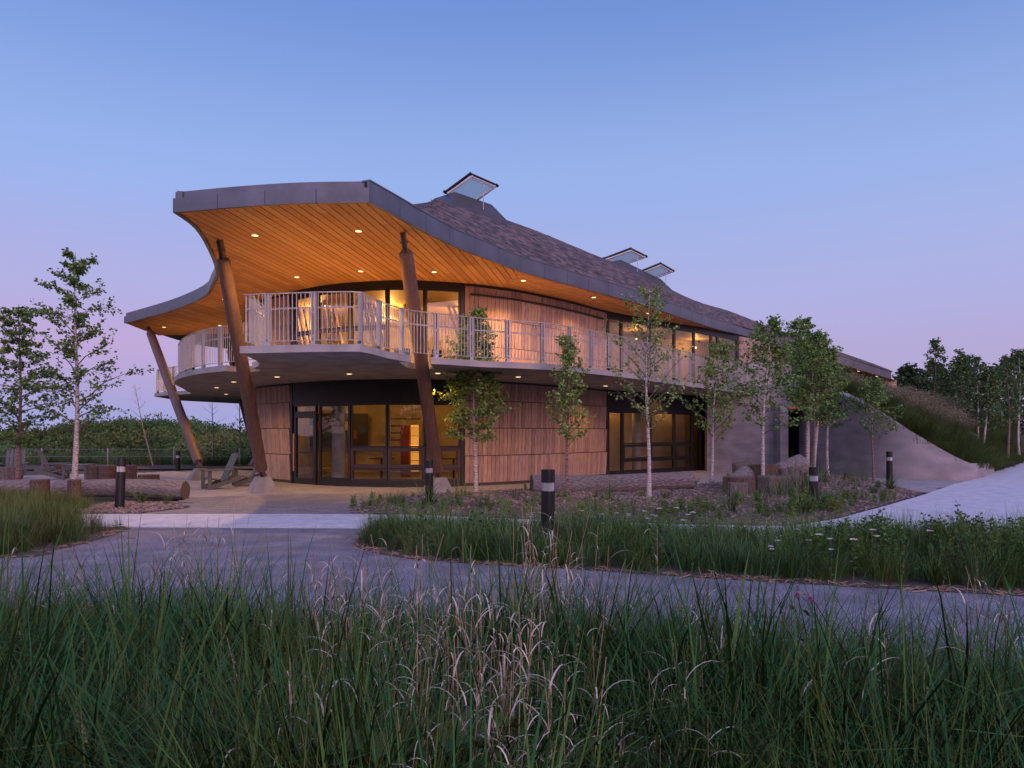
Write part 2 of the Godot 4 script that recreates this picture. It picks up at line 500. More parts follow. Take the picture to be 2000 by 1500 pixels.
func make_ground() -> void:
	var b := MB.new()
	var xs := []
	var ds := []
	for i in 41:
		xs.append(-100.0 + i * 5.0)
	xs.push_front(-1200.0); xs.push_back(1200.0)
	for i in 40:
		ds.append(-20.0 + i * 5.0)
	ds.push_front(-1200.0); ds.push_back(2000.0)
	for i in xs.size() - 1:
		for j in ds.size() - 1:
			var q := []
			for k in [[0, 0], [1, 0], [1, 1], [0, 1]]:
				var x: float = xs[i + k[0]]
				var d: float = ds[j + k[1]]
				q.append(V(x, hill(x, d), d))
			b.quad(q[0], q[1], q[2], q[3])
	structure("ground", b.mesh(), M.earth)

	# asphalt path across the foreground
	var asphalt := poly([Vector2(-30, 9.0), Vector2(-12, 9.2), Vector2(-6.75, 9.75), Vector2(-6.45, 10.4), Vector2(-6.4, 11.2), Vector2(-6.62, 12.9), Vector2(-2.6, 12.75), Vector2(-2.35, 11.9), Vector2(-2.3, 11.0), Vector2(-2.0, 10.35), Vector2(-1.41, 9.8), Vector2(-0.65, 9.4), Vector2(0.62, 9.03), Vector2(2.3, 8.4), Vector2(3.8, 7.92), Vector2(5.2, 7.48), Vector2(9, 6.3), Vector2(20, 3.0), Vector2(20, -1.0), Vector2(9, 2.2), Vector2(5, 3.75), Vector2(2, 4.5), Vector2(-2, 5.2), Vector2(-6, 5.5), Vector2(-30, 5.6)])
	structure("path", sheet(asphalt, 0.004), M.asphalt)
	# pale concrete walk, cast in panels
	var walk := part_root("concrete_walk")
	var near := [Vector2(-22, 12.6), Vector2(-14, 12.85), Vector2(-10.5, 12.9), Vector2(-7.6, 12.92), Vector2(-4.9, 12.86), Vector2(-2.3, 12.78), Vector2(0.3, 11.9), Vector2(2.6, 11.2), Vector2(4.9, 10.6), Vector2(7.2, 10.2), Vector2(10, 9.9), Vector2(14, 9.7), Vector2(19, 9.6)]
	var far := [Vector2(-22, 14.6), Vector2(-14, 14.75), Vector2(-10.5, 14.8), Vector2(-7.0, 14.85), Vector2(-4.6, 14.9), Vector2(-2.0, 14.75), Vector2(0.3, 13.95), Vector2(2.5, 13.3), Vector2(4.85, 12.95), Vector2(6.2, 14.1), Vector2(8.2, 16.4), Vector2(10.9, 19.6), Vector2(14, 23.5)]
	for i in near.size() - 1:
		var pb := MB.new()
		var g := 0.006
		var q0: Vector2 = near[i].lerp(near[i + 1], g / 2)
		var q1: Vector2 = near[i].lerp(near[i + 1], 1 - g / 2)
		var q2: Vector2 = far[i].lerp(far[i + 1], 1 - g / 2)
		var q3: Vector2 = far[i].lerp(far[i + 1], g / 2)
		pb.prism(poly([q0, q1, q2, q3]), -0.05, 0.022)
		put("panel", pb.mesh(), M.pale_path, walk)
	var right_far := [[Vector2(19, 9.6), Vector2(45, 9.0), Vector2(45, 30), Vector2(14, 23.5)], [Vector2(14.02, 23.56), Vector2(45, 30.1), Vector2(60, 70), Vector2(40, 56), Vector2(27.5, 40), Vector2(20.1, 30.9), Vector2(17.4, 27.4), Vector2(15.7, 25.4)]]
	for q in right_far:
		var big := poly(q)
		for gx in 10:
			for gd in 18:
				var x0 := 13.5 + gx * 4.6
				var d0 := 9.0 + gd * 3.6
				var cell := poly([Vector2(x0, d0), Vector2(x0 + 4.585, d0), Vector2(x0 + 4.585, d0 + 3.585), Vector2(x0, d0 + 3.585)])
				for piece in Geometry2D.intersect_polygons(cell, big):
					var pb := MB.new()
					pb.prism(piece, -0.05, 0.022)
					put("panel", pb.mesh(), M.pale_path, walk)

	# paved terrace
	patio = poly([Vector2(-9.0, 14.9), Vector2(-4.6, 14.96), Vector2(-3.0, 15.0), Vector2(-3.6, 16.5), Vector2(-3.0, 18.8), Vector2(-1.4, 20.4), Vector2(0.6, 21.3), Vector2(5.6, 23.2), Vector2(7.1, 24.7), Vector2(9.1, 26.6), Vector2(11.6, 27.4), Vector2(12.4, 25.5), Vector2(11.2, 20.2), Vector2(15.4, 25.2), Vector2(13.6, 26.0), Vector2(12.9, 27.3), Vector2(12.3, 31), Vector2(12.3, 34.6), Vector2(9, 34), Vector2(3, 28.5), Vector2(-2, 24), Vector2(-6, 24.5), Vector2(-8.5, 27), Vector2(-9.5, 31), Vector2(-13, 33), Vector2(-15, 30.5), Vector2(-19, 28), Vector2(-19, 22), Vector2(-12, 20.2), Vector2(-8.2, 18.4), Vector2(-7.2, 16.5)])
	var terrace := structure("terrace", sheet(patio, 0.004), M.soil)
	var cells := []
	for r in 100:
		for q in 90:
			var pos := Vector2(-19.0 + q * 0.4 + (0.2 if r % 2 else 0.0), 15.0 + r * 0.2)
			if Geometry2D.is_point_in_polygon(pos, patio):
				cells.append(pos)
	cells.sort_custom(func(a, bb): return a.length_squared() < bb.length_squared())
	var pm := MB.new()
	pm.box(Transform3D(), Vector3(0.39, 0.05, 0.19), Color.WHITE, 0.006)
	var paver := pm.mesh()
	var pcol := [Color(0.25, 0.235, 0.235), Color(0.22, 0.21, 0.215), Color(0.28, 0.26, 0.25), Color(0.235, 0.215, 0.21)]
	var rest := []
	var rest_c := []
	for i in cells.size():
		var xf := Transform3D(Basis(Vector3.UP, rng.randf_range(-0.01, 0.01)), V(cells[i].x, rng.randf_range(-0.008, -0.003), cells[i].y))
		if i < 290:
			put("paver", paver, M.pavers[rng.randi() % 4], terrace, xf)
		else:
			rest.append(xf); rest_c.append(pcol[rng.randi() % 4])
	many("paver_field", paver, M.chips, rest, rest_c, terrace)

	bed_right = poly([Vector2(-2.25, 12.6), Vector2(-2.3, 11.9), Vector2(-2.25, 11.0), Vector2(-1.95, 10.4), Vector2(-1.41, 9.85), Vector2(-0.65, 9.45), Vector2(0.62, 9.08), Vector2(2.3, 8.45), Vector2(3.8, 7.97), Vector2(5.2, 7.53), Vector2(9, 6.35), Vector2(20, 3.05), Vector2(20, 9.5), Vector2(10, 9.8), Vector2(7.2, 10.1), Vector2(4.9, 10.5), Vector2(2.6, 11.1), Vector2(0.3, 11.8)])
	bed_right = poly(smooth(Array(bed_right), 4))
	structure("planting_bed", sheet(Geometry2D.offset_polygon(bed_right, 0.09)[0], 0.010), M.soil)
	bed_left = poly([Vector2(-30, 9.1), Vector2(-12, 9.3), Vector2(-6.8, 9.8), Vector2(-6.5, 10.4), Vector2(-6.45, 11.2), Vector2(-6.7, 12.8), Vector2(-7.9, 13.4), Vector2(-8.9, 14.4), Vector2(-9.4, 16.6), Vector2(-12, 17.6), Vector2(-30, 18)])
	bed_left = poly(smooth(Array(bed_left), 4))
	structure("planting_bed", sheet(Geometry2D.offset_polygon(bed_left, 0.09)[0], 0.010), M.soil)
	mulch_bed = poly([Vector2(-3.3, 15.1), Vector2(-2.0, 14.8), Vector2(0.3, 14.0), Vector2(2.5, 13.36), Vector2(4.85, 13.0), Vector2(6.2, 14.15), Vector2(8.2, 16.45), Vector2(10.9, 19.7), Vector2(11.8, 23.2), Vector2(12.4, 25.6), Vector2(12.5, 26.8), Vector2(11.6, 27.9), Vector2(9.1, 26.6), Vector2(7.1, 24.7), Vector2(5.6, 23.2), Vector2(0.6, 21.3), Vector2(-1.4, 20.4), Vector2(-2.9, 18.9), Vector2(-3.5, 17.1)])
	var mb := MB.new()
	mound(mb, mulch_bed, 0.13)
	var bed := structure("mulch_bed", mb.mesh(), M.mulch)
	scatter_chips(mulch_bed, 0.13, 26000, bed)
	edge_litter(bed_right, 2600)
	edge_litter(bed_left, 1600)
	var tip := poly([Vector2(-8.9, 14.95), Vector2(-7.5, 14.98), Vector2(-7.0, 16.2), Vector2(-7.9, 17.3), Vector2(-9.2, 17.5), Vector2(-9.4, 16)])
	var tb := MB.new()
	mound(tb, tip, 0.08)
	var tipo := structure("mulch_bed", tb.mesh(), M.mulch)
	scatter_chips(tip, 0.08, 2200, tipo)
	var back := poly([Vector2(-24, 32.5), Vector2(-13.2, 33.2), Vector2(-9.6, 33), Vector2(-8, 36), Vector2(-24, 36)])
	var bb2 := MB.new()
	mound(bb2, back, 0.12)
	structure("mulch_bed", bb2.mesh(), M.mulch)
	meadow = poly([Vector2(-9, 6.1), Vector2(-6, 6.0), Vector2(-2, 5.7), Vector2(2, 4.95), Vector2(5, 4.1), Vector2(7, 3.4), Vector2(7, 0.9), Vector2(-9, 0.9)])

func part_root(called: String) -> Node3D:
	var o := Node3D.new()
	o.name = named(called, self)
	add_child(o, true)
	o.set_meta("kind", "structure")
	return o

func edge_distance(p: Vector2, pl: PackedVector2Array) -> float:
	var best := 1e9
	for i in pl.size():
		best = minf(best, p.distance_to(Geometry2D.get_closest_point_to_segment(p, pl[i], pl[(i + 1) % pl.size()])))
	return best

func mound_y(p: Vector2, pl: PackedVector2Array, top: float) -> float:
	return 0.026 + top * smoothstep(0.0, 1.6, edge_distance(p, pl)) * (0.85 + 0.15 * sin(p.x * 1.7 + p.y))

func mound(b: MB, pl: PackedVector2Array, top: float) -> void:
	# the bed cut into small cells so that it can swell
	var lo := pl[0]
	var hi := pl[0]
	for q in pl:
		lo = lo.min(q); hi = hi.max(q)
	var step := 0.5
	var x := lo.x
	while x < hi.x:
		var d := lo.y
		while d < hi.y:
			var cell := poly([Vector2(x, d), Vector2(x + step, d), Vector2(x + step, d + step), Vector2(x, d + step)])
			for piece in Geometry2D.intersect_polygons(cell, pl):
				var idx := Geometry2D.triangulate_polygon(piece)
				for i in range(0, idx.size(), 3):
					var q := []
					for k in 3:
						var p: Vector2 = piece[idx[i + k]]
						q.append(V(p.x, mound_y(p, pl, top), p.y))
					var nn: Vector3 = (q[1] - q[0]).cross(q[2] - q[0])
					if nn.length() > 1e-9:
						b.tri_n(q[0], q[1], q[2], (nn if nn.y > 0 else -nn).normalized())
			d += step
		x += step

func scatter_chips(pl: PackedVector2Array, top: float, count: int, parent: Node) -> void:
	var m := MB.new()
	m.box(Transform3D(), Vector3(0.055, 0.009, 0.02))
	var lo := pl[0]
	var hi := pl[0]
	for q in pl:
		lo = lo.min(q); hi = hi.max(q)
	var xfs := []
	var cols := []
	for i in count:
		var p := Vector2(rng.randf_range(lo.x, hi.x), rng.randf_range(lo.y, hi.y))
		if not Geometry2D.is_point_in_polygon(p, pl):
			continue
		var bs := Basis.from_euler(Vector3(rng.randf_range(-0.5, 0.5), rng.randf() * TAU, rng.randf_range(-0.5, 0.5))).scaled(Vector3.ONE * rng.randf_range(0.7, 1.7))
		xfs.append(Transform3D(bs, V(p.x, mound_y(p, pl, top) + 0.012, p.y)))
		var k := rng.randf_range(0.5, 1.35)
		cols.append(Color(0.21 * k, 0.16 * k, 0.142 * k))
	many("wood_chips", m.mesh(), M.chips, xfs, cols, parent)

func edge_litter(pl: PackedVector2Array, count: int) -> void:
	# dead straw and crumbs along the edge of a bed, some of it spilt on the path
	var m := MB.new()
	m.box(Transform3D(), Vector3(0.09, 0.006, 0.008))
	var pts := Array(pl) + [pl[0]]
	var l := lengths(pts)
	var xfs := []
	var cols := []
	for i in count:
		var a := along(pts, l, rng.randf() * l[l.size() - 1])
		var p: Vector2 = a[0] + Vector2(rng.randfn(), rng.randfn()) * (0.085 if i % 7 else 0.5)
		if absf(p.x) > 9.5 or p.y > 13.2:
			continue
		xfs.append(Transform3D(Basis.from_euler(Vector3(rng.randf_range(-0.3, 0.3), rng.randf() * TAU, rng.randf_range(-0.3, 0.3))).scaled(Vector3.ONE * rng.randf_range(0.5, 1.7)), V(p.x, 0.02, p.y)))
		var k := rng.randf_range(0.4, 1.2)
		cols.append(Color(0.30 * k, 0.20 * k, 0.14 * k))
	tag(many("straw_litter", m.mesh(), M.chips, xfs, cols), "dead straw along the edge of a planting bed", "litter")

# ------------------------------------------------------------------ the building
var slab_edge: Array
var eave: Array

func make_building() -> void:
	building = thing("visitor_centre", "curving two storey timber and glass building with a swooping roof and balcony", "building", Vector3.ZERO)
	make_slab_and_rail()
	make_cladding()
	make_glazing()
	make_roof()
	make_soffit()
	make_columns()
	make_interior()
	make_lights()

func make_slab_and_rail() -> void:
	var left := smooth([Vector2(-15.9, 33.0), Vector2(-14.6, 31.6), Vector2(-13.3, 30.6), Vector2(-12.6, 28.8), Vector2(-11.9, 26.8), Vector2(-11.05, 24.3), Vector2(-9.86, 22.0), Vector2(-8.46, 20.15), Vector2(-7.14, 19.05), Vector2(-6.35, 18.3), Vector2(-5.85, 17.2), Vector2(-5.62, 16.1), Vector2(-5.5, 15.0)], 6)
	var front := [Vector2(-3.9, 14.7), Vector2(-3.0, 14.66)]
	var right := smooth([Vector2(-2.85, 15.1), Vector2(-2.62, 16.1), Vector2(-2.2, 17.0), Vector2(-1.5, 17.5), Vector2(-0.8, 18.05), Vector2(0.15, 18.5), Vector2(1.15, 19.1), Vector2(2.08, 20.1), Vector2(2.97, 21.2), Vector2(3.8, 22.3), Vector2(5.72, 25.1), Vector2(6.65, 26.4), Vector2(8.65, 29.2), Vector2(10.35, 31.8)], 6)
	slab_edge = left + front + right
	var notched := []
	for p in slab_edge:
		if p.distance_to(Vector2(-6.9, 19.0)) < 0.55 or p.distance_to(Vector2(-2.24, 17.4)) < 0.5:
			if p.distance_to(Vector2(-6.9, 19.0)) < 0.55 and not notched.has(Vector2(-6.9, 19.55)):
				notched += [Vector2(-7.42, 19.25), Vector2(-7.3, 19.45), Vector2(-7.1, 19.54), Vector2(-6.9, 19.55), Vector2(-6.7, 19.45), Vector2(-6.5, 19.2), Vector2(-6.42, 18.85)]
			elif p.distance_to(Vector2(-2.24, 17.4)) < 0.5 and not notched.has(Vector2(-2.2, 18.85)):
				notched += [Vector2(-2.56, 16.7), Vector2(-2.58, 18.3), Vector2(-2.5, 18.65), Vector2(-2.35, 18.82), Vector2(-2.2, 18.85), Vector2(-2.05, 18.75), Vector2(-1.95, 18.5), Vector2(-1.9, 17.3)]
			continue
		notched.append(p)
	var outline := poly(notched + [Vector2(11.4, 33.4), Vector2(14, 38.5), Vector2(5, 40), Vector2(-5, 41), Vector2(-15.2, 40.7), Vector2(-16.6, 37.0)])
	var b := MB.new()
	b.prism(outline, SLAB_UNDER, SLAB)
	put("balcony_slab", b.mesh(), M.slab, building)
	# drip strip under the edge
	# railing set back from the edge
	var rail := part("balcony_railing", building)
	var runs := []
	var run_l := slab_edge.slice(0, left.size() - 5)
	var inset := []
	for i in slab_edge.size():
		var t: Vector2 = (slab_edge[mini(i + 1, slab_edge.size() - 1)] - slab_edge[maxi(i - 1, 0)]).normalized()
		inset.append(slab_edge[i] + Vector2(-t.y, t.x) * 0.14)
	runs = [inset]
	var post_s := []
	var top := MB.new()
	var low := MB.new()
	var grip := MB.new()
	var bars := []
	var bar_m := CylinderMesh.new()
	bar_m.top_radius = 0.0095; bar_m.bottom_radius = 0.0095; bar_m.height = 0.93; bar_m.radial_segments = 6; bar_m.rings = 0
	var pb := MB.new()
	for k in [-1.0, 1.0]:
		pb.box(Transform3D(Basis(), Vector3(k * 0.035, 0.525, 0)), Vector3(0.03, 1.05, 0.075))
	for y in [0.16, 0.66]:
		pb.box(Transform3D(Basis(), Vector3(0, y, 0)), Vector3(0.04, 0.05, 0.05))
	var post_m := pb.mesh()
	var fb := MB.new()
	fb.box(Transform3D(Basis(), Vector3(0, 0.008, 0)), Vector3(0.24, 0.016, 0.15))
	fb.box(Transform3D(Basis(), Vector3(0, 0.05, 0)), Vector3(0.10, 0.07, 0.09))
	var foot_m := fb.mesh()
	for r in runs:
		var l := lengths(r)
		var total: float = l[l.size() - 1]
		var steps := int(total / 0.25)
		for i in steps:
			var a0 := along(r, l, total * i / steps)
			var a1 := along(r, l, total * (i + 1) / steps)
			var q0: Vector2 = a0[0]
			var q1: Vector2 = a1[0]
			var mid := (q0 + q1) * 0.5
			var t := (q1 - q0).normalized()
			var f := frame(mid, t, SLAB + 1.06)
			top.box(f, Vector3(q0.distance_to(q1) + 0.01, 0.014, 0.06))
			f.origin.y = SLAB + 0.1
			low.box(f, Vector3(q0.distance_to(q1) + 0.005, 0.012, 0.04))
			var gi := mid - Vector2(t.y, -t.x) * 0.09
			grip.box(frame(gi, t, SLAB + 0.77), Vector3(q0.distance_to(q1) + 0.01, 0.032, 0.032))
		var posts := int(total / 0.98)
		for i in posts + 1:
			var a := along(r, l, total * i / posts)
			var f := frame(a[0], a[1], SLAB)
			var p := put("post", post_m, M.galv, rail, f)
			put("base_plate", foot_m, M.galv, rail, f)
		var nb := int(total / 0.0925)
		for i in nb:
			var s := total * (i + 0.5) / nb
			var d := fposmod(s, total / posts)
			if minf(d, total / posts - d) < 0.07:
				continue
			var a := along(r, l, s)
			bars.append(frame(a[0], a[1], SLAB + 0.575))
	put("top_rail", top.mesh(), M.galv, rail)
	put("bottom_rail", low.mesh(), M.galv, rail)
	put("handrail", grip.mesh(), M.galv, rail)
	bars.sort_custom(func(a, bb): return a.origin.length_squared() < bb.origin.length_squared())
	var rest := []
	for i in bars.size():
		if i < 290:
			put("baluster", bar_m, M.galv, rail, bars[i])
		else:
			rest.append(bars[i])
	many("far_balusters", bar_m, M.galv, rest, [], rail)

func clad(called: String, s0: float, s1: float, y_edges: Array, pick: int) -> void:
	# boards hung in overlapping courses, lower edge of each course standing proud
	var c := part(called, building)
	var nb := int(round((s1 - s0) / 0.15))
	for k in y_edges.size() - 1:
		var y0: float = y_edges[k]
		var y1: float = y_edges[k + 1]
		var m := MB.new()
		m.box(Transform3D(), Vector3((s1 - s0) / nb - 0.009, y1 - y0 - 0.022, 0.022), Color.WHITE, 0.003)
		var board := m.mesh()
		for i in nb:
			var s := lerpf(s0, s1, (i + 0.5) / nb)
			var xf := on_wall(s, (y0 + y1) * 0.5, 0.04 + rng.randf_range(-0.003, 0.003))
			xf.basis = xf.basis * Basis(Vector3.RIGHT, 0.052)
			var tone := int(clampf(floor((sin(s * 2.3 + k * 4.1) * 0.5 + 0.5) * 3.0 + rng.randf() * 4.0), 0, 6))
			put("board", board, M.boards[tone], c, xf)

func wall_strip(b: MB, s0: float, s1: float, y0: float, y1: float, off0: float, off1: float) -> void:
	var n := maxi(1, int((s1 - s0) / 0.3))
	for i in n:
		var sa := lerpf(s0, s1, float(i) / n)
		var sb := lerpf(s0, s1, float(i + 1) / n)
		var p := []
		for o in [off0, off1]:
			for s in [sa, sb]:
				var f := on_wall(s, 0, o)
				for y in [y0, y1]:
					p.append(f.origin + Vector3(0, y, 0))
		b.quad(p[4], p[6], p[7], p[5]); b.quad(p[2], p[0], p[1], p[3])
		b.quad(p[5], p[7], p[3], p[1]); b.quad(p[0], p[2], p[6], p[4])
		if i == 0:
			b.quad(p[0], p[4], p[5], p[1])
		if i == n - 1:
			b.quad(p[6], p[2], p[3], p[7])

func make_cladding() -> void:
	var sL0 := 6.0
	var sA := s_at_x(-7.15)
	var sB := s_at_x(-1.47)
	var sC := s_at_x(3.5)
	var sD := s_at_x(8.25)
	var sE := s_at_x(10.55)
	var sF := s_at_x(13.6)
	var core := MB.new()
	for q in [[0.0, sA], [sB, sC]]:
		wall_strip(core, q[0], q[1], 0.0, SLAB_UNDER - 0.003, -0.25, 0.0)
		wall_strip(core, q[0], q[1], SLAB + 0.003, SOFFIT + 0.1, -0.25, 0.0)
	wall_strip(core, sD, sF, 0.0, SLAB_UNDER - 0.003, -0.25, 0.0)
	wall_strip(core, sE, sF, SLAB + 0.003, SOFFIT + 0.1, -0.25, 0.0)
	# rear wall closing the building
	var rear := [Vector2(-9.3, 34.5), Vector2(-7.5, 37.0), Vector2(-3, 38.2), Vector2(6, 39.0), Vector2(15, 40.5), Vector2(15, 39.4)]
	for i in rear.size() - 1:
		var t: Vector2 = (rear[i + 1] - rear[i]).normalized()
		var f := frame((rear[i] + rear[i + 1]) * 0.5, t, SOFFIT * 0.5)
		core.box(f, Vector3(rear[i].distance_to(rear[i + 1]) + 0.1, SOFFIT, 0.25))
	put("wall_core", core.mesh(), M.darkwood, building)
	var low := [0.1, 0.94, 1.79, 2.63, 3.2]
	var up := [3.46, 4.30, 5.14, 6.12]
	clad("timber_cladding", sL0, sA - 0.02, low, 0)
	clad("timber_cladding", sB + 0.02, sC - 0.02, low, 1)
	clad("timber_cladding", sL0 + 1.5, sA - 0.02, up, 2)
	clad("timber_cladding", sB + 0.02, sC - 0.02, up, 3)
	var c := part("timber_cladding", building)
	var mm := MB.new()
	mm.box(Transform3D(), Vector3(0.143, 2.7, 0.022), Color.WHITE, 0.003)
	var board := mm.mesh()
	var s := sE + 0.1
	while s < s_at_x(13.0):
		put("board", board, M.boards[rng.randi() % 7], c, on_wall(s, 4.8, 0.03))
		s += 0.15
	# dark conduit that follows the wall below the roof
	var tube := []
	var rad := []
	for i in 40:
		tube.append(on_wall(lerpf(s_at_x(-1.3), s_at_x(3.3), i / 39.0), 5.86, 0.11).origin); rad.append(0.035)
	var tb := MB.new()
	tb.tube(tube, rad, 8)
	put("sun_shade_track", tb.mesh(), M.bronze, building)

func glaze(called: String, parent: Node, s0: float, s1: float, y0: float, y1: float, frame_w: float, glass: Material, fm: Material, depth := 0.09) -> void:
	# one framed pane
	var w := part(called, parent)
	var b := MB.new()
	var f0 := on_wall(s0, 0, -0.02).origin
	var f1 := on_wall(s1, 0, -0.02).origin
	var mid := (f0 + f1) * 0.5
	var t := (f1 - f0).normalized()
	var bs := Basis(t, Vector3.UP, t.cross(Vector3.UP))
	var L := f0.distance_to(f1)
	for k in [-1.0, 1.0]:
		b.box(Transform3D(bs, mid + t * k * (L - frame_w) * 0.5 + Vector3(0, (y0 + y1) * 0.5, 0)), Vector3(frame_w, y1 - y0, depth), Color.WHITE, 0.005)
	for y in [y0 + frame_w * 0.5, y1 - frame_w * 0.5]:
		b.box(Transform3D(bs, mid + Vector3(0, y, 0)), Vector3(L - 2 * frame_w - 0.004, frame_w, depth - 0.006), Color.WHITE, 0.005)
	put("frame", b.mesh(), fm, w)
	var g := MB.new()
	var c := mid + Vector3(0, (y0 + y1) * 0.5, 0)
	var hx := t * (L * 0.5 - frame_w * 0.6)
	var hy := Vector3(0, (y1 - y0) * 0.5 - frame_w * 0.6, 0)
	g.quad(c - hx - hy, c + hx - hy, c + hx + hy, c - hx + hy)
	put("pane", g.mesh(), glass, w)

func make_glazing() -> void:
	# ground floor, front bay
	var band := MB.new()
	wall_strip(band, s_at_x(-7.15), s_at_x(-1.47), 2.52, SLAB_UNDER - 0.004, -0.14, 0.03)
	wall_strip(band, s_at_x(3.5), s_at_x(8.25), 2.46, SLAB_UNDER - 0.004, -0.14, 0.03)
	wall_strip(band, s_at_x(-7.15), s_at_x(-1.47), 5.97, SOFFIT + 0.05, -0.14, 0.03)
	wall_strip(band, s_at_x(3.5), s_at_x(10.55), 5.98, SOFFIT + 0.05, -0.14, 0.03)
	wall_strip(band, s_at_x(-6.05), s_at_x(-1.47), -0.02, 0.2, -0.14, 0.03)
	wall_strip(band, s_at_x(3.5), s_at_x(8.25), -0.02, 0.14, -0.14, 0.03)
	put("spandrel", band.mesh(), M.bronze_panel, building)
	for q in [[-7.1, 0.0, 6.1], [-1.52, 0.0, 6.1], [3.56, 0.0, 6.1], [8.2, 0.0, 3.2], [10.5, 3.4, 6.1]]:
		var posts := MB.new()
		posts.box(on_wall(s_at_x(q[0]), (q[1] + q[2]) * 0.5, -0.05), Vector3(0.11, q[2] - q[1], 0.2), Color.WHITE, 0.008)
		put("mullion_post", posts.mesh(), M.bronze, building)
	# the door
	var door := part("door", building)
	var d0 := s_at_x(-7.0)
	var d1 := s_at_x(-6.1)
	var db := MB.new()
	var L := d1 - d0
	var dm := on_wall((d0 + d1) * 0.5, 0, -0.03)
	for k in [[-1.0, 0.1], [1.0, 0.14]]:
		db.box(dm * Transform3D(Basis(), Vector3(k[0] * (L - k[1]) * 0.5, 1.13, 0)), Vector3(k[1], 2.26, 0.08), Color.WHITE, 0.005)
	for q in [[0.11, 0.22], [1.02, 0.04], [2.2, 0.16]]:
		db.box(dm * Transform3D(Basis(), Vector3(-0.02, q[0], 0)), Vector3(L - 0.25, q[1], 0.074), Color.WHITE, 0.004)
	put("frame", db.mesh(), M.bronze, door)
	var dg := MB.new()
	dg.box(dm * Transform3D(Basis(), Vector3(-0.02, 1.1, 0)), Vector3(L - 0.2, 2.0, 0.006))
	put("pane", dg.mesh(), M.dark_glass, door)
	var hb := MB.new()
	var h0 := dm * Vector3(-L * 0.5 + 0.06, 0.42, 0.1)
	var h1 := dm * Vector3(-L * 0.5 + 0.06, 1.62, 0.1)
	hb.tube([h0, h1], [0.02, 0.02], 10)
	for y in [0.55, 1.5]:
		hb.tube([dm * Vector3(-L * 0.5 + 0.06, y, 0.03), dm * Vector3(-L * 0.5 + 0.06, y, 0.1)], [0.012, 0.012], 8)
	put("handle", hb.mesh(), M.copper, door)
	glaze("transom_window", building, d0, d1, 2.27, 2.53, 0.05, M.dark_glass, M.bronze)
	# side light and the three big bays
	glaze("window", building, s_at_x(-6.0), s_at_x(-4.9), 0.2, 2.53, 0.07, M.dark_glass, M.bronze)
	var bays := [-4.88, -3.72, -2.6, -1.56]
	for i in 3:
		var a := s_at_x(bays[i])
		var z := s_at_x(bays[i + 1]) - 0.01
		glaze("window", building, a, z, 1.2, 2.53, 0.05, M.dark_glass, M.bronze)
		glaze("awning_window", building, a, z, 0.58, 1.195, 0.11, M.dark_glass, M.brown_frame, 0.13)
		glaze("window", building, a, z, 0.2, 0.575, 0.06, M.dark_glass, M.brown_frame)
	# ground floor, right bay
	var rb := [3.6, 4.25, 5.55, 6.75, 7.7, 8.2]
	for i in rb.size() - 1:
		var a := s_at_x(rb[i])
		var z := s_at_x(rb[i + 1]) - 0.01
		if i == 0 or i == 4:
			glaze("window", building, a, z, 0.14, 2.47, 0.07, M.dark_glass, M.bronze)
		else:
			glaze("window", building, a, z, 1.2, 2.47, 0.06, M.dark_glass, M.bronze)
			glaze("awning_window", building, a, z, 0.58, 1.195, 0.1, M.dark_glass, M.bronze, 0.12)
			glaze("window", building, a, z, 0.14, 0.575, 0.06, M.dark_glass, M.bronze)
	# upper floor, front bay
	var ub := [-7.05, -6.05, -4.9, -3.72, -2.6, -1.56]
	for i in ub.size() - 1:
		var a := s_at_x(ub[i])
		var z := s_at_x(ub[i + 1]) - 0.01
		if i < 3:
			glaze("window", building, a, z, 4.82, 5.98, 0.06, M.glass, M.bronze)
			glaze("window", building, a, z, 3.42, 4.815, 0.08, M.glass, M.brown_frame)
		else:
			glaze("window", building, a, z, 3.42, 5.98, 0.06, M.glass, M.bronze)
	var vb := [3.6, 4.2, 5.5, 6.75, 7.8, 8.8, 9.2, 10.5]
	for i in vb.size() - 1:
		glaze("window", building, s_at_x(vb[i]), s_at_x(vb[i + 1]) - 0.01, 3.42, 5.99, 0.06, M.dark_glass if i % 2 else M.glass, M.bronze)

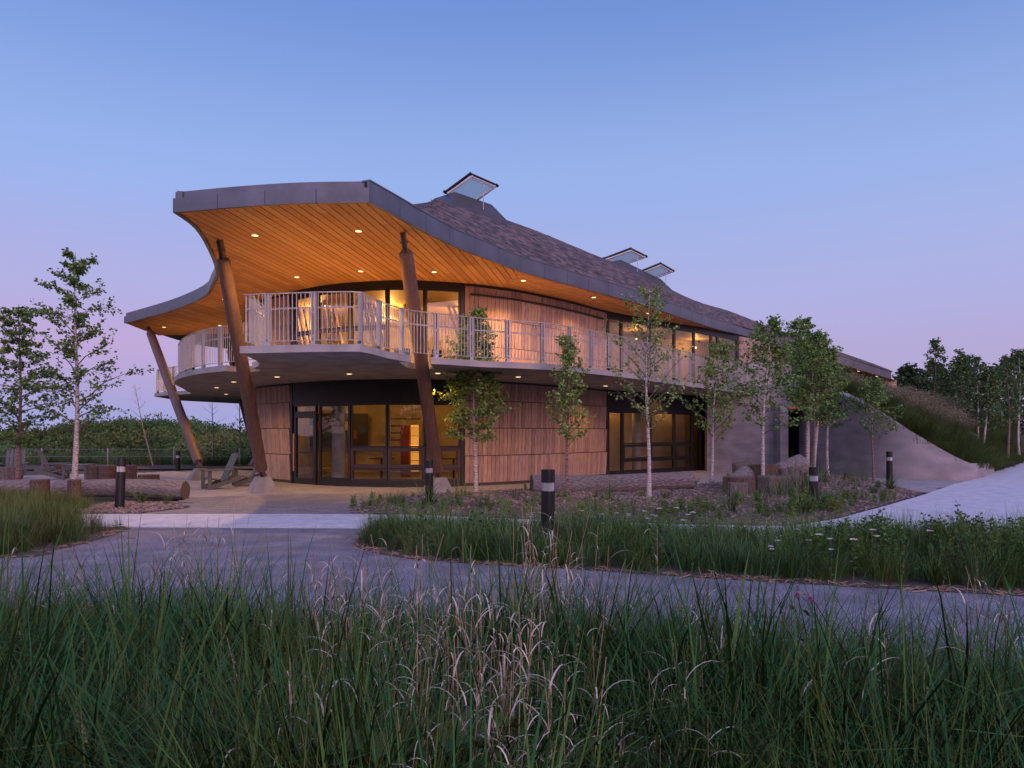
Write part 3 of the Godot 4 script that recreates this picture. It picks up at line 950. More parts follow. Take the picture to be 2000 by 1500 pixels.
func make_roof() -> void:
	var roof := part("roof", building)
	# [x, d, y of the soffit, ridge x, ridge d, ridge y]
	var right := [[-2.8, 14.6, 6.2, -2.6, 24.0, 9.1], [-2.37, 15.67, 6.2, -2.55, 24.0, 9.12], [-1.93, 16.8, 6.2, -2.5, 24.0, 9.15], [-1.32, 18.2, 6.2, -2.2, 24.3, 9.2], [-0.59, 19.43, 6.2, -1.6, 24.9, 9.25], [0.24, 20.84, 6.2, -0.8, 25.8, 9.22], [1.71, 22.7, 6.2, 1.0, 27.3, 9.0], [3.44, 24.8, 6.2, 3.0, 29.0, 8.65], [5.2, 27.1, 6.2, 5.2, 31.2, 8.35], [8.74, 32.2, 6.2, 8.6, 35.2, 7.9], [10.3, 34.0, 6.2, 10.8, 37.0, 7.68], [11.96, 36.1, 6.2, 13.2, 39.0, 7.3], [14.5, 37.5, 5.74, 15.6, 40.5, 6.85], [16.5, 38.0, 5.27, 17.9, 40.6, 6.0], [18.8, 39.0, 4.82, 19.8, 41.2, 5.42], [20.6, 40.3, 4.58, 21.0, 41.9, 5.05]]
	var left := [[-20.0, 43.0, 6.2, -6.0, 35.0, 8.8], [-16.7, 37.0, 6.2, -8.0, 34.0, 8.8]]
	var left2 := [[-16.1, 30.8, 6.2, -8.0, 33.0, 8.8], [-12.8, 27.7, 6.2, -7.0, 30.5, 8.9], [-10.4, 24.9, 6.2, -5.5, 28.0, 9.0], [-9.2, 22.7, 6.2, -4.7, 26.6, 9.05], [-8.35, 20.9, 6.2, -4.0, 25.5, 9.1], [-7.6, 18.6, 6.2, -3.2, 24.6, 9.1], [-7.05, 16.5, 6.2, -2.8, 24.1, 9.1], [-6.98, 15.27, 6.2, -2.7, 24.0, 9.1]]
	var front := [[-6.98, 15.27, 6.2, -2.7, 24.0, 9.1], [-5.55, 14.9, 6.2, -2.7, 24.0, 9.1], [-4.2, 14.66, 6.2, -2.6, 24.0, 9.1], [-2.8, 14.6, 6.2, -2.6, 24.0, 9.1]]
	var rear := [[20.6, 40.3, 4.58, 21.0, 41.9, 5.05], [20.5, 43.5, 4.6, 20.8, 42.2, 5.05], [12, 45.0, 6.2, 12.5, 40, 7.4], [0, 45.0, 6.2, 0.5, 37, 8.9], [-8, 44.0, 6.2, -4, 36, 8.8], [-15, 42.0, 6.2, -7, 35, 8.8], [-16.7, 37.0, 6.2, -8.0, 34.0, 8.8], [-16.1, 30.8, 6.2, -8.0, 33.0, 8.8]]
	var runs := [dense(left2, 4), dense(front, 5), dense(right, 4), dense(rear, 2)]
	eave = []
	for r in runs:
		for q in r:
			eave.append(q)
	var under := MB.new()
	for ri in runs.size():
		var r: Array = runs[ri]
		for i in r.size() - 1:
			for k in 6:
				var a := roof_point(r[i], k / 6.0, ri)
				var b := roof_point(r[i + 1], k / 6.0, ri)
				var c := roof_point(r[i + 1], (k + 1) / 6.0, ri)
				var d := roof_point(r[i], (k + 1) / 6.0, ri)
				under.quad(a, b, c, d)
	put("roof_deck", under.mesh(), M.roof_under, roof)
	# ridge cap and metal fascia panels in two tiers
	for ri in 3:
		var r: Array = runs[ri]
		var pts := []
		for q in r:
			pts.append(Vector3(q[0], q[2], -q[1]))
		var l := lengths(pts)
		var total: float = l[l.size() - 1]
		var n := maxi(1, int(round(total / 1.15)))
		var deep := 0.27
		for i in n:
			var m1 := MB.new()
			var m2 := MB.new()
			var high := 0.40 if ri == 2 else deep
			fascia_piece(m1, pts, l, total * i / n + 0.006, total * (i + 1) / n - 0.006, -0.02, high, 0.0, 0.07)
			put("fascia_panel", m1.mesh(), M.fascia, roof)
			var mk := MB.new()
			fascia_piece(mk, pts, l, total * i / n - 0.02, total * (i + 1) / n - 0.02, 0.0, high - 0.02, -0.08, 0.03)
			put("fascia_backing", mk.mesh(), M.black, roof)
			if ri == 2:
				fascia_piece(m2, pts, l, total * i / n, total * (i + 1) / n, high + 0.002, 0.43, 0.012, 0.2)
			else:
				fascia_piece(m2, pts, l, total * i / n, total * (i + 1) / n, deep + 0.002, 0.42, -0.08, 0.12)
			put("roof_edge_flashing", m2.mesh(), M.fascia, roof)
	# shingles on the slope that faces the garden
	var sm := MB.new()
	sm.box(Transform3D(Basis(), Vector3(0, 0, 0)), Vector3(0.243, 0.018, 0.26))
	var shingle := sm.mesh()
	var places := []
	var r: Array = runs[2]
	var gp := []
	for q in r:
		gp.append(Vector2(q[0], q[1]))
	var rows := 34
	for row in rows:
		var v0 := (row - 0.1) / rows
		var line := []
		for i in range(4, r.size()):
			line.append(roof_point(r[i], v0, 2))
		var ll := lengths(line)
		var s := rng.randf() * 0.26
		while s < ll[ll.size() - 1]:
			var a := along(line, ll, s)
			var f: float = s / ll[ll.size() - 1]
			var j := 0
			while j < ll.size() - 2 and ll[j + 1] < s:
				j += 1
			var up := (roof_point(r[j + 4], minf(v0 + 0.05, 1.0), 2) - roof_point(r[j + 4], v0 - 0.005, 2)).normalized()
			var t: Vector3 = a[1]
			var nrm := t.cross(up).normalized()
			if nrm.y < 0:
				nrm = -nrm
			up = nrm.cross(t).normalized() * (1.0 if nrm.cross(t).dot(up) > 0 else -1.0)
			var bs := Basis(t, nrm, t.cross(nrm)) * Basis(Vector3.RIGHT, 0.05 * (1.0 if up.dot(t.cross(nrm)) < 0 else -1.0))
			places.append(Transform3D(bs, a[0] + nrm * (0.015 + rng.randf() * 0.008)))
			s += 0.25
	places.sort_custom(func(a, b): return a.origin.length_squared() < b.origin.length_squared())
	var rest := []
	var rc := []
	for i in places.size():
		if i < 290:
			put("shingle", shingle, M.shingles[rng.randi() % 5], roof, places[i])
		else:
			rest.append(places[i]); rc.append(M.shingle_tones[rng.randi() % 5])
	many("shingle_field", shingle, M.shingle_mm, rest, rc, roof)
	# curbs and opened roof hatches
	curb(roof, V(-2.6, 9.0, 23.7), V(-0.55, 9.05, 25.9), 1.1, 0.40)
	curb(roof, V(3.3, 8.45, 29.4), V(7.0, 7.95, 33.4), 1.0, 0.30)
	hatch(V(-2.15, 9.40, 24.0), V(-1.32, 9.28, 24.75), Vector3(0.84, 0.52, 0.15))
	hatch(V(3.75, 8.72, 30.3), V(4.5, 8.56, 30.95), Vector3(1.08, 0.34, 0.2))
	hatch(V(5.3, 8.42, 31.7), V(6.0, 8.26, 32.4), Vector3(1.02, 0.36, 0.2))

func dense(r: Array, n: int) -> Array:
	var out := []
	var p := []
	for k in 2:
		var pts := []
		for q in r:
			pts.append(Vector3(q[k * 3], q[k * 3 + 1], q[k * 3 + 2]))
		p.append(smooth(pts, n))
	for i in p[0].size():
		out.append([p[0][i].x, p[0][i].y, p[0][i].z, p[1][i].x, p[1][i].y, p[1][i].z])
	return out

func roof_point(q: Array, v: float, run: int) -> Vector3:
	var own := smoothstep(14.7, 18.0, q[1]) if run == 2 else 0.0
	var rise := pow(v, lerpf(1.4, 1.0, own))
	var x: float = lerpf(q[0], q[3], v)
	var d: float = lerpf(q[1], q[4], v)
	var y: float = lerpf(q[2] + 0.4, q[5], rise)
	if run == 2:
		y += 0.1 * sin(v * PI) * own
	# keep the upper surface a little inside the edge
	var k := 0.1 * (1.0 - v)
	var dir := Vector2(q[3] - q[0], q[4] - q[1]).normalized()
	return V(x + dir.x * k, y, d + dir.y * k)

func fascia_piece(b: MB, pts: Array, l: Array, s0: float, s1: float, y0: float, y1: float, off: float, thick: float) -> void:
	var n := maxi(1, int((s1 - s0) / 0.3))
	var prev := []
	for i in n + 1:
		var a := along(pts, l, lerpf(s0, s1, float(i) / n))
		var t: Vector3 = a[1]
		var t2 := Vector2(t.x, -t.z).normalized()
		var nrm := Vector3(t2.y, 0, t2.x)
		var p: Vector3 = a[0]
		var cur := [p + nrm * off + Vector3(0, y0, 0), p + nrm * off + Vector3(0, y1, 0), p + nrm * (off - thick) + Vector3(0, y1, 0), p + nrm * (off - thick) + Vector3(0, y0, 0)]
		if i > 0:
			for k in 4:
				var j := (k + 1) % 4
				b.quad(prev[k], cur[k], cur[j], prev[j])
		if i == 0 or i == n:
			b.quad(cur[0], cur[1], cur[2], cur[3])
		prev = cur

func curb(parent: Node, a: Vector3, z: Vector3, width: float, high: float) -> void:
	var c := part("skylight_curb", parent)
	var t := (z - a)
	var L := t.length()
	t = t.normalized()
	var side := t.cross(Vector3.UP).normalized()
	var up := side.cross(t)
	var base := []
	var top := []
	for q in [[-0.1, -1.0], [1.1, -1.0], [1.1, 1.0], [-0.1, 1.0]]:
		base.append(a + t * L * q[0] + side * q[1] * width - up * 0.8)
	for q in [[0.2, -0.45], [0.76, -0.45], [0.76, 0.45], [0.2, 0.45]]:
		top.append(a + t * L * q[0] + side * q[1] * width + up * high * (0.9 if q[0] < 0.5 else 0.75))
	for k in 4:
		var b := MB.new()
		var j := (k + 1) % 4
		b.quad(base[k], base[j], top[j], top[k])
		put("flashing_panel", b.mesh(), M.flashing if k % 2 else M.fascia2, c)
	var b := MB.new()
	b.quad(top[0], top[1], top[2], top[3])
	put("curb_top", b.mesh(), M.flashing, c)

func hatch(h0: Vector3, h1: Vector3, lift: Vector3) -> void:
	var h := part("roof_hatch", building)
	var u := (h1 - h0)
	var w := lift
	var nrm := u.cross(w).normalized()
	if nrm.y < 0:
		nrm = -nrm
	var uu := u.normalized()
	var ww := (w - uu * w.dot(uu)).normalized()
	var c := h0 + u * 0.5 + w * 0.5
	var bs := Basis(uu, nrm, uu.cross(nrm))
	var us := u.length()
	var ws := w.length()
	var lid := MB.new()
	var white := MB.new()
	for k in [0.0, 1.0]:
		bar(lid, h0 + u * k + nrm * 0.055 - ww * 0.05, h0 + u * k + w + nrm * 0.055 + ww * 0.05, 0.08, 0.05, nrm)
		bar(white, h0 + u * lerpf(0.07, 0.93, k), h0 + u * lerpf(0.07, 0.93, k) + w, 0.06, 0.055, nrm)
		bar(lid, h0 + w * k + nrm * 0.057 - u * 0.05, h0 + u * 1.05 + w * k + nrm * 0.057, 0.08, 0.05, nrm)
		bar(white, h0 + w * lerpf(0.05, 0.95, k) + u * 0.1, h0 + u * 0.9 + w * lerpf(0.05, 0.95, k), 0.06, 0.053, nrm)
	put("lid_edge", lid.mesh(), M.black, h)
	put("frame", white.mesh(), M.white_frame, h)
	var g := MB.new()
	g.quad(h0 + u * 0.04 + w * 0.04, h0 + u * 0.96 + w * 0.04, h0 + u * 0.96 + w * 0.96, h0 + u * 0.04 + w * 0.96)
	put("pane", g.mesh(), M.sky_glass, h)
	var st := MB.new()
	var top := h0 + u * 0.55 + w * 0.93
	st.tube([top, top - Vector3(0.03, lift.y + 0.35, 0)], [0.014, 0.014], 6)
	put("stay_bar", st.mesh(), M.galv, h)

func bar(b: MB, a: Vector3, z: Vector3, width: float, thick: float, up: Vector3) -> void:
	var t := (z - a).normalized()
	var side := t.cross(up).normalized()
	b.box(Transform3D(Basis(t, side.cross(t), side), (a + z) * 0.5), Vector3(a.distance_to(z), thick, width))

func make_soffit() -> void:
	var soffit := part("soffit", building)
	var outline := PackedVector2Array()
	for q in eave:
		var p := Vector2(q[0], q[1])
		if p.x > 12.0 or q[2] < 6.19:
			continue
		if outline.is_empty() or outline[outline.size() - 1].distance_to(p) > 0.01:
			outline.append(p)
	outline = Geometry2D.offset_polygon(outline, -0.045)[0]
	# only as deep as the eye can see under the eaves
	var seen := poly([Vector2(-30, 10), Vector2(13, 10), Vector2(13, 39.0), Vector2(10.9, 36.6), Vector2(8.3, 33.6), Vector2(3.6, 29.4), Vector2(0.2, 25.2), Vector2(-3, 23.6), Vector2(-6, 24.8), Vector2(-8, 27.4), Vector2(-8.6, 33), Vector2(-8, 39), Vector2(-30, 44)])
	var b := MB.new()
	b.prism(outline, SOFFIT + 0.06, SOFFIT + 0.12)
	put("soffit_backing", b.mesh(), M.darkwood, soffit)
	var area := Geometry2D.intersect_polygons(outline, seen)
	var seam0 := Vector2(0.33, 21.04)
	var sd := Vector2(-0.29, 0.957)
	var p0 := seam0 - sd * 12
	var p1 := seam0 + sd * 12
	var right_half := poly([p0, p1, p1 + Vector2(40, 10), p0 + Vector2(40, -20)])
	var left_half := poly([p0, p1, p1 + Vector2(-60, 10), p0 + Vector2(-60, -10)])
	var pieces := []
	for a in area:
		if Geometry2D.is_polygon_clockwise(a):
			pass
		for h in Geometry2D.intersect_polygons(a, left_half):
			planks(h, Vector2(0.145, 0.99).normalized(), 0.2, pieces)
		for h in Geometry2D.intersect_polygons(a, right_half):
			planks(h, Vector2(0.60, 0.80).normalized(), 0.16, pieces)
	pieces.sort_custom(func(a, c): return a[1] < c[1])
	var rest := MB.new()
	for i in pieces.size():
		var q: PackedVector2Array = pieces[i][0]
		if i < 290:
			var pm := MB.new()
			pm.prism(q, SOFFIT, SOFFIT + 0.03)
			put("plank", pm.mesh(), M.planks[rng.randi() % 4], soffit)
		else:
			rest.prism(q, SOFFIT, SOFFIT + 0.03)
	if rest.v.size():
		put("far_planks", rest.mesh(), M.planks[0], soffit).set_meta("kind", "stuff")
	# sloping soffit where the roof runs down into the bank
	var far := MB.new()
	var r := []
	for q in eave:
		if q[0] > 11.0 and q[1] < 40.4 and q[4] > q[1] and q[3] > 11:
			r.append(q)
	for i in r.size() - 1:
		var a := V(r[i][0] + 0.02, r[i][2], r[i][1] + 0.03)
		var c := V(r[i + 1][0] + 0.02, r[i + 1][2], r[i + 1][1] + 0.03)
		for k in 12:
			var w0 := Vector3(0.55, 0, -0.84) * k * 0.3
			var w1 := Vector3(0.55, 0, -0.84) * (k * 0.3 + 0.288)
			far.quad(a + w0, c + w0, c + w1, a + w1)
	put("sloping_soffit", far.mesh(), M.planks[1], soffit)
	var ew := MB.new()
	for i in r.size() - 1:
		var a := V(r[i][0], r[i][2] + 0.05, r[i][1]) + Vector3(0.55, 0, -0.84) * 2.4
		var c := V(r[i + 1][0], r[i + 1][2] + 0.05, r[i + 1][1]) + Vector3(0.55, 0, -0.84) * 2.4
		ew.quad(a - Vector3(0, 4, 0), c - Vector3(0, 4, 0), c, a)
	put("end_wall", ew.mesh(), M.boards[2], soffit)

func planks(region: PackedVector2Array, dir: Vector2, width: float, out: Array) -> void:
	var side := Vector2(dir.y, -dir.x)
	var lo := 1e9
	var hi := -1e9
	var l0 := 1e9
	var l1 := -1e9
	for p in region:
		lo = minf(lo, p.dot(side)); hi = maxf(hi, p.dot(side))
		l0 = minf(l0, p.dot(dir)); l1 = maxf(l1, p.dot(dir))
	var n := int(ceil((hi - lo) / width))
	for i in n:
		var a := lo + i * width + width * 0.055
		var z := lo + (i + 1) * width - width * 0.055
		var s := l0 - rng.randf() * 3.6
		while s < l1:
			var e := s + rng.randf_range(3.2, 4.8)
			var q := poly([side * a + dir * s, side * z + dir * s, side * z + dir * (e - 0.003), side * a + dir * (e - 0.003)])
			for piece in Geometry2D.intersect_polygons(q, region):
				var mid := Vector2.ZERO
				for p in piece:
					mid += p
				out.append([piece, (mid / piece.size()).length()])
			s = e

func make_columns() -> void:
	# [foot x, d, top x, d]
	for q in [[-6.95, 20.6, -6.85, 17.6], [-2.05, 20.3, -2.42, 16.9], [-10.85, 25.7, -14.9, 30.6], [-12.25, 35.5, -14.15, 37.2]]:
		var c := part("timber_column", building)
		var foot := V(q[0], 0.62, q[1])
		var top := V(q[2], SOFFIT - 0.45, q[3])
		var dir := (top - foot).normalized()
		var b := MB.new()
		var n := 10
		var pts := []
		var rad := []
		pts.append(foot); rad.append(0.145)
		pts.append(foot + dir * 0.03); rad.append(0.165)
		for i in range(1, n):
			pts.append(foot.lerp(top, float(i) / n)); rad.append(0.168 - 0.006 * absf(i - n * 0.5) / n)
		pts.append(top - dir * 0.03); rad.append(0.16)
		pts.append(top); rad.append(0.14)
		b.tube(pts, rad, 28)
		put("shaft", b.mesh(), M.timber, c)
		var side := dir.cross(Vector3(0, 0, 1)).normalized()
		var fwd := side.cross(dir)
		for e in [[top, 1.0, 0.47], [foot, -1.0, 0.26]]:
			var s := MB.new()
			var bs := Basis(side, dir * e[1], side.cross(dir * e[1]))
			var at: Vector3 = e[0] + dir * e[1] * e[2] * 0.5
			for k in [-1.0, 1.0]:
				s.box(Transform3D(bs, at + side * 0.045 * k), Vector3(0.02, e[2], 0.16))
			s.box(Transform3D(bs * Basis(Vector3.UP, PI / 2), at), Vector3(0.018, e[2], 0.1))
			s.box(Transform3D(bs, e[0] + dir * e[1] * 0.012), Vector3(0.22, 0.022, 0.22))
			s.tube([at - side * 0.09, at + side * 0.09], [0.025, 0.025], 8)
			put("pin_bracket", s.mesh(), M.steel, c)
		# concrete footing with battered sides
		var f := MB.new()
		var turn := Basis(Vector3.UP, 0.6)
		var base := []
		var cap := []
		var apex := foot - dir * 0.26
		for k in [[-1, 1], [1, 1], [1, -1], [-1, -1]]:
			base.append(Vector3(foot.x, 0, foot.z) + turn * Vector3(k[0] * 0.36, -0.02, k[1] * 0.36))
			cap.append(Vector3(apex.x, 0.42, apex.z) + turn * Vector3(k[0] * 0.17, 0.0, k[1] * 0.17))
		for k in 4:
			var j := (k + 1) % 4
			f.quad(base[k], base[j], cap[j], cap[k])
		f.quad(cap[0], cap[1], cap[2], cap[3])
		put("concrete_footing", f.mesh(), M.concrete, c)

func make_interior() -> void:
	var fl := MB.new()
	var inside := poly([Vector2(-9.4, 31), Vector2(-9.3, 28.6), Vector2(-8.5, 26.3), Vector2(-6.9, 24.4), Vector2(-4.7, 22.8), Vector2(-2.9, 22.5), Vector2(-1.5, 22.9), Vector2(0.3, 24.2), Vector2(3.4, 28.2), Vector2(8, 32.5), Vector2(13, 37.8), Vector2(14.5, 39.6), Vector2(6, 38.8), Vector2(-3, 38), Vector2(-7.3, 36.8), Vector2(-9, 34.4)])
	fl.prism(inside, -0.05, 0.03)
	put("interior_floor", fl.mesh(), M.inner_floor, building)
	var w := MB.new()
	for q in [[-9.3, 30.2, 2.5, 31.0, 0.03, 3.24], [2.5, 31.0, 11.0, 37.4, 0.03, 3.24], [-9.3, 31.5, 2.0, 32.2, 3.41, 6.19], [2.0, 32.2, 12, 38.8, 3.41, 6.19], [-8.2, 26.4, -8.2, 30.0, 0.03, 3.24], [2.2, 27.2, 1.6, 30.9, 0.03, 3.24], [1.9, 27.0, 1.3, 32.1, 3.41, 6.19]]:
		var a := Vector2(q[0], q[1])
		var z := Vector2(q[2], q[3])
		w.box(frame((a + z) * 0.5, (z - a).normalized(), (q[4] + q[5]) * 0.5), Vector3(a.distance_to(z), q[5] - q[4], 0.15))
	put("interior_wall", w.mesh(), M.plaster, building)
	var col := MB.new()
	col.tube([V(-5.75, 0.03, 24.6), V(-5.75, 3.24, 24.6)], [0.22, 0.22], 24)
	col.tube([V(5.3, 0.03, 31.6), V(5.3, 3.24, 31.6)], [0.2, 0.2], 20)
	put("interior_column", col.mesh(), M.inner_column, building)
	# upper ceiling: timber lining with slanting beams that run up to the roof lights
	var ce := MB.new()
	var x := -9.0
	ce.prism(inside, SOFFIT - 0.06, SOFFIT - 0.03)
	put("upper_ceiling", ce.mesh(), M.inner_wood, building)
	for q in [[-7.6, 26.6], [-6.4, 25.6], [-4.9, 25.4], [-3.5, 25.6], [-2.0, 26.0], [-0.6, 26.8]]:
		var bm := MB.new()
		var bs := Basis(Vector3(0, 0, 1), 0.32) * Basis(Vector3.RIGHT, -0.5)
		for k in 3:
			bm.box(Transform3D(bs, V(q[0] + k * 0.17, 5.35, q[1] + k * 0.1)), Vector3(0.08, 1.9, 0.34))
		put("ceiling_beam", bm.mesh(), M.inner_wood, building)
	# things that stand in the rooms
	var board := thing("picture_board", "dark framed picture board on the tan wall behind the glass door", "picture board", V(-7.1, 1.75, 29.9), 0.06)
	var pb := MB.new()
	pb.box(Transform3D(), Vector3(2.6, 1.35, 0.06))
	put("panel", pb.mesh(), M.darkwood, board)
	for i in 7:
		var ph := MB.new()
		ph.box(Transform3D(Basis(), Vector3(-1.05 + i * 0.35, 0.2 * sin(i * 2.1), 0.035)), Vector3(0.28, 0.36, 0.02))
		put("photograph", ph.mesh(), [M.plaster, M.red, M.blue, M.inner_floor][i % 4], board)
	var cab := thing("red_cabinet", "red cabinet with a lit display shelf inside the ground floor", "cabinet", V(-3.72, 0.03, 27.2), 0.0)
	var cb := MB.new()
	cb.box(Transform3D(Basis(), Vector3(-0.17, 0.95, 0)), Vector3(0.33, 1.9, 0.4), Color.WHITE, 0.01)
	put("cabinet_body", cb.mesh(), M.red, cab)
	var lit := MB.new()
	lit.box(Transform3D(Basis(), Vector3(0.15, 1.05, -0.08)), Vector3(0.28, 1.7, 0.1))
	put("lit_display", lit.mesh(), M.display, cab)
	var glow := OmniLight3D.new()
	glow.name = "display_light"
	glow.position = Vector3(0.15, 1.1, 0.2)
	glow.light_color = Color(1.0, 0.7, 0.35)
	glow.light_energy = 0.12
	glow.light_size = 0.2
	glow.omni_range = 20.0
	glow.omni_attenuation = 2.0
	glow.shadow_enabled = true
	cab.add_child(glow, true)
	for i in 6:
		var sh := MB.new()
		sh.box(Transform3D(Basis(), Vector3(0.15, 0.3 + i * 0.3, 0.04)), Vector3(0.28, 0.02, 0.16))
		put("shelf", sh.mesh(), M.inner_wood, cab)
	var rack := thing("wall_shelf", "dark wall shelf of five boards inside the ground floor", "shelf", V(-4.1, 1.1, 28.6), 0.0)
	for i in 5:
		var sh := MB.new()
		sh.box(Transform3D(Basis(), Vector3(0, i * 0.27, 0)), Vector3(1.1, 0.05, 0.26))
		put("board", sh.mesh(), M.darkwood, rack)
	table("round dark table just inside the glass door", V(-6.5, 0.03, 27.0), 0.0)
	table("dark table left of the red cabinet inside the ground floor", V(-4.5, 0.03, 25.6), 0.03)
	table("dark table right of the red cabinet inside the ground floor", V(-2.0, 0.03, 25.4), 0.03)
	table("dark table behind the upper corner window", V(-1.8, SLAB, 24.6), 0.0)
	seat("low yellow chair beside the pale round pillar", M.yellow, V(-6.15, 0.03, 24.9), 0.5)
	seat("dark blue chair behind the balcony post of the upper window", M.blue, V(-3.5, SLAB, 23.7), 0.2)
	seat("dark blue chair at the ground floor table right of the red cabinet", M.blue, V(-2.7, 0.03, 24.9), -0.6)
	seat("dark blue chair at the upper table by the corner window", M.blue, V(-2.3, SLAB, 24.2), 0.9)
	var pole := thing("wrapped_parasol", "closed pale parasol with a hanging tan strap behind the balcony railing", "parasol", V(-5.75, SLAB, 16.9), 0.0)
	var pm := MB.new()
	pm.tube([Vector3(0, 0, 0), Vector3(0, 0.25, 0), Vector3(0.01, 0.8, 0), Vector3(0, 1.0, 0), Vector3(0, 1.05, 0)], [0.05, 0.075, 0.07, 0.05, 0.01], 14)
	put("canopy", pm.mesh(), M.fabric, pole)
	var ps := MB.new()
	ps.tube([Vector3(0, 0.85, 0.06), Vector3(0.07, 0.78, 0.08), Vector3(0.12, 0.65, 0.07), Vector3(0.1, 0.52, 0.06)], [0.015, 0.018, 0.018, 0.012], 6)
	put("strap", ps.mesh(), M.inner_wood, pole)

func table(label: String, at: Vector3, turn: float) -> void:
	var t := thing("table", label, "table", at, turn)
	var b := MB.new()
	b.tube([Vector3(0, 0.72, 0), Vector3(0, 0.75, 0)], [0.45, 0.45], 20)
	put("table_top", b.mesh(), M.darkwood, t)
	var l := MB.new()
	l.tube([Vector3(0, 0.03, 0), Vector3(0, 0.72, 0)], [0.035, 0.035], 8)
	l.tube([Vector3(0, 0, 0), Vector3(0, 0.03, 0)], [0.26, 0.22], 16)
	put("pedestal", l.mesh(), M.black, t)

func seat(label: String, m: Material, at: Vector3, turn: float) -> void:
	var t := thing("chair", label, "chair", at, turn)
	var b := MB.new()
	b.box(Transform3D(Basis(), Vector3(0, 0.44, 0)), Vector3(0.5, 0.08, 0.5), Color.WHITE, 0.02)
	put("seat", b.mesh(), m, t)
	var k := MB.new()
	k.box(Transform3D(Basis(Vector3.RIGHT, 0.15), Vector3(0, 0.72, -0.24)), Vector3(0.5, 0.5, 0.06), Color.WHITE, 0.02)
	put("backrest", k.mesh(), m, t)
	for q in [[-0.2, -0.2], [0.2, -0.2], [-0.2, 0.2], [0.2, 0.2]]:
		var l := MB.new()
		l.tube([Vector3(q[0] * 1.1, 0, q[1] * 1.1), Vector3(q[0], 0.42, q[1])], [0.014, 0.018], 6)
		put("leg", l.mesh(), M.black, t)

func spot(at: Vector3, energy: float, wide: float, parent: Node, tint := Color(1.0, 0.74, 0.42)) -> void:
	var s := SpotLight3D.new()
	s.name = named("lamp_light", parent)
	s.light_energy = energy
	s.light_color = tint
	s.spot_angle = wide
	s.spot_angle_attenuation = 0.8
	s.spot_range = 30.0
	s.light_size = 0.07
	s.shadow_enabled = true
	s.position = at - Vector3(0, 0.03, 0)
	s.rotation = Vector3(-PI / 2, 0, 0)
	parent.add_child(s, true)

func downlight(x: float, y: float, d: float, energy: float, wide := 66.0) -> void:
	var l := part("downlight", building)
	var b := MB.new()
	b.tube([V(x, y - 0.004, d), V(x, y + 0.004, d)], [0.075, 0.075], 20)
	put("lamp_lens", b.mesh(), M.lamp, l)
	var ring := MB.new()
	for k in 20:
		var a0 := TAU * k / 20
		var a1 := TAU * (k + 1) / 20
		var p0 := Vector3(cos(a0), 0, sin(a0))
		var p1 := Vector3(cos(a1), 0, sin(a1))
		var c := V(x, y - 0.008, d)
		ring.quad(c + p0 * 0.078, c + p1 * 0.078, c + p1 * 0.098 + Vector3(0, 0.006, 0), c + p0 * 0.098 + Vector3(0, 0.006, 0))
	put("trim_ring", ring.mesh(), M.steel, l)
	spot(V(x, y, d), energy, wide, l)

func make_lights() -> void:
	for q in [[-5.92, 17.1], [-3.46, 16.74], [-6.29, 21.7], [-4.26, 20.9], [-2.2, 21.0], [0.34, 22.2], [2.75, 24.95], [5.2, 28.3], [7.8, 31.9], [10.4, 35.1], [-9.8, 25.3], [-15.0, 32.0], [-12.4, 31.5]]:
		downlight(q[0], SOFFIT - 0.006, q[1], 9.0 if q[0] > 2.0 else 22.0)
	for q in [[14.2, 5.76, 37.9], [16.9, 5.17, 38.6], [18.3, 4.9, 39.2], [19.6, 4.68, 39.9]]:
		downlight(q[0], q[1] - 0.006, q[2], 10.0)
	for q in [[-8.77, 23.4], [-6.74, 21.3], [-4.43, 20.2], [-2.0, 20.0], [0.18, 21.3], [3.2, 25.4], [6.2, 29.7], [-10.5, 26.4], [-11.9, 30.9]]:
		downlight(q[0], SLAB_UNDER - 0.006, q[1], 4.5)
	for q in [[-6.9, 26.4, 10.0], [-4.3, 26.2, 10.0], [-1.6, 26.8, 10.0], [-5.0, 29.5, 12.0], [-0.6, 29.6, 12.0], [5.4, 32.3, 3.6], [8.8, 35.6, 3.6]]:
		pendant(V(q[0], 5.72, q[1]), q[2])
	for q in [[-6.2, 27.4, 4.8], [-3.4, 26.5, 4.8], [-1.6, 27.6, 4.8], [4.6, 31.6, 2.8], [7.2, 34.0, 2.8]]:
		pendant(V(q[0], 3.12, q[1]), q[2])

func pendant(at: Vector3, energy: float) -> void:
	var l := part("ceiling_lamp", building)
	var b := SphereMesh.new()
	b.radius = 0.05; b.height = 0.1; b.radial_segments = 16; b.rings = 8
	put("lamp_globe", b, M.lamp, l, Transform3D(Basis(), at))
	var o := OmniLight3D.new()
	o.name = "lamp_light"
	o.position = at
	o.light_energy = energy * 0.3
	o.light_color = Color(1.0, 0.72, 0.36)
	o.light_size = 0.05
	o.omni_range = 30.0
	o.omni_attenuation = 2.0
	o.shadow_enabled = true
	l.add_child(o, true)

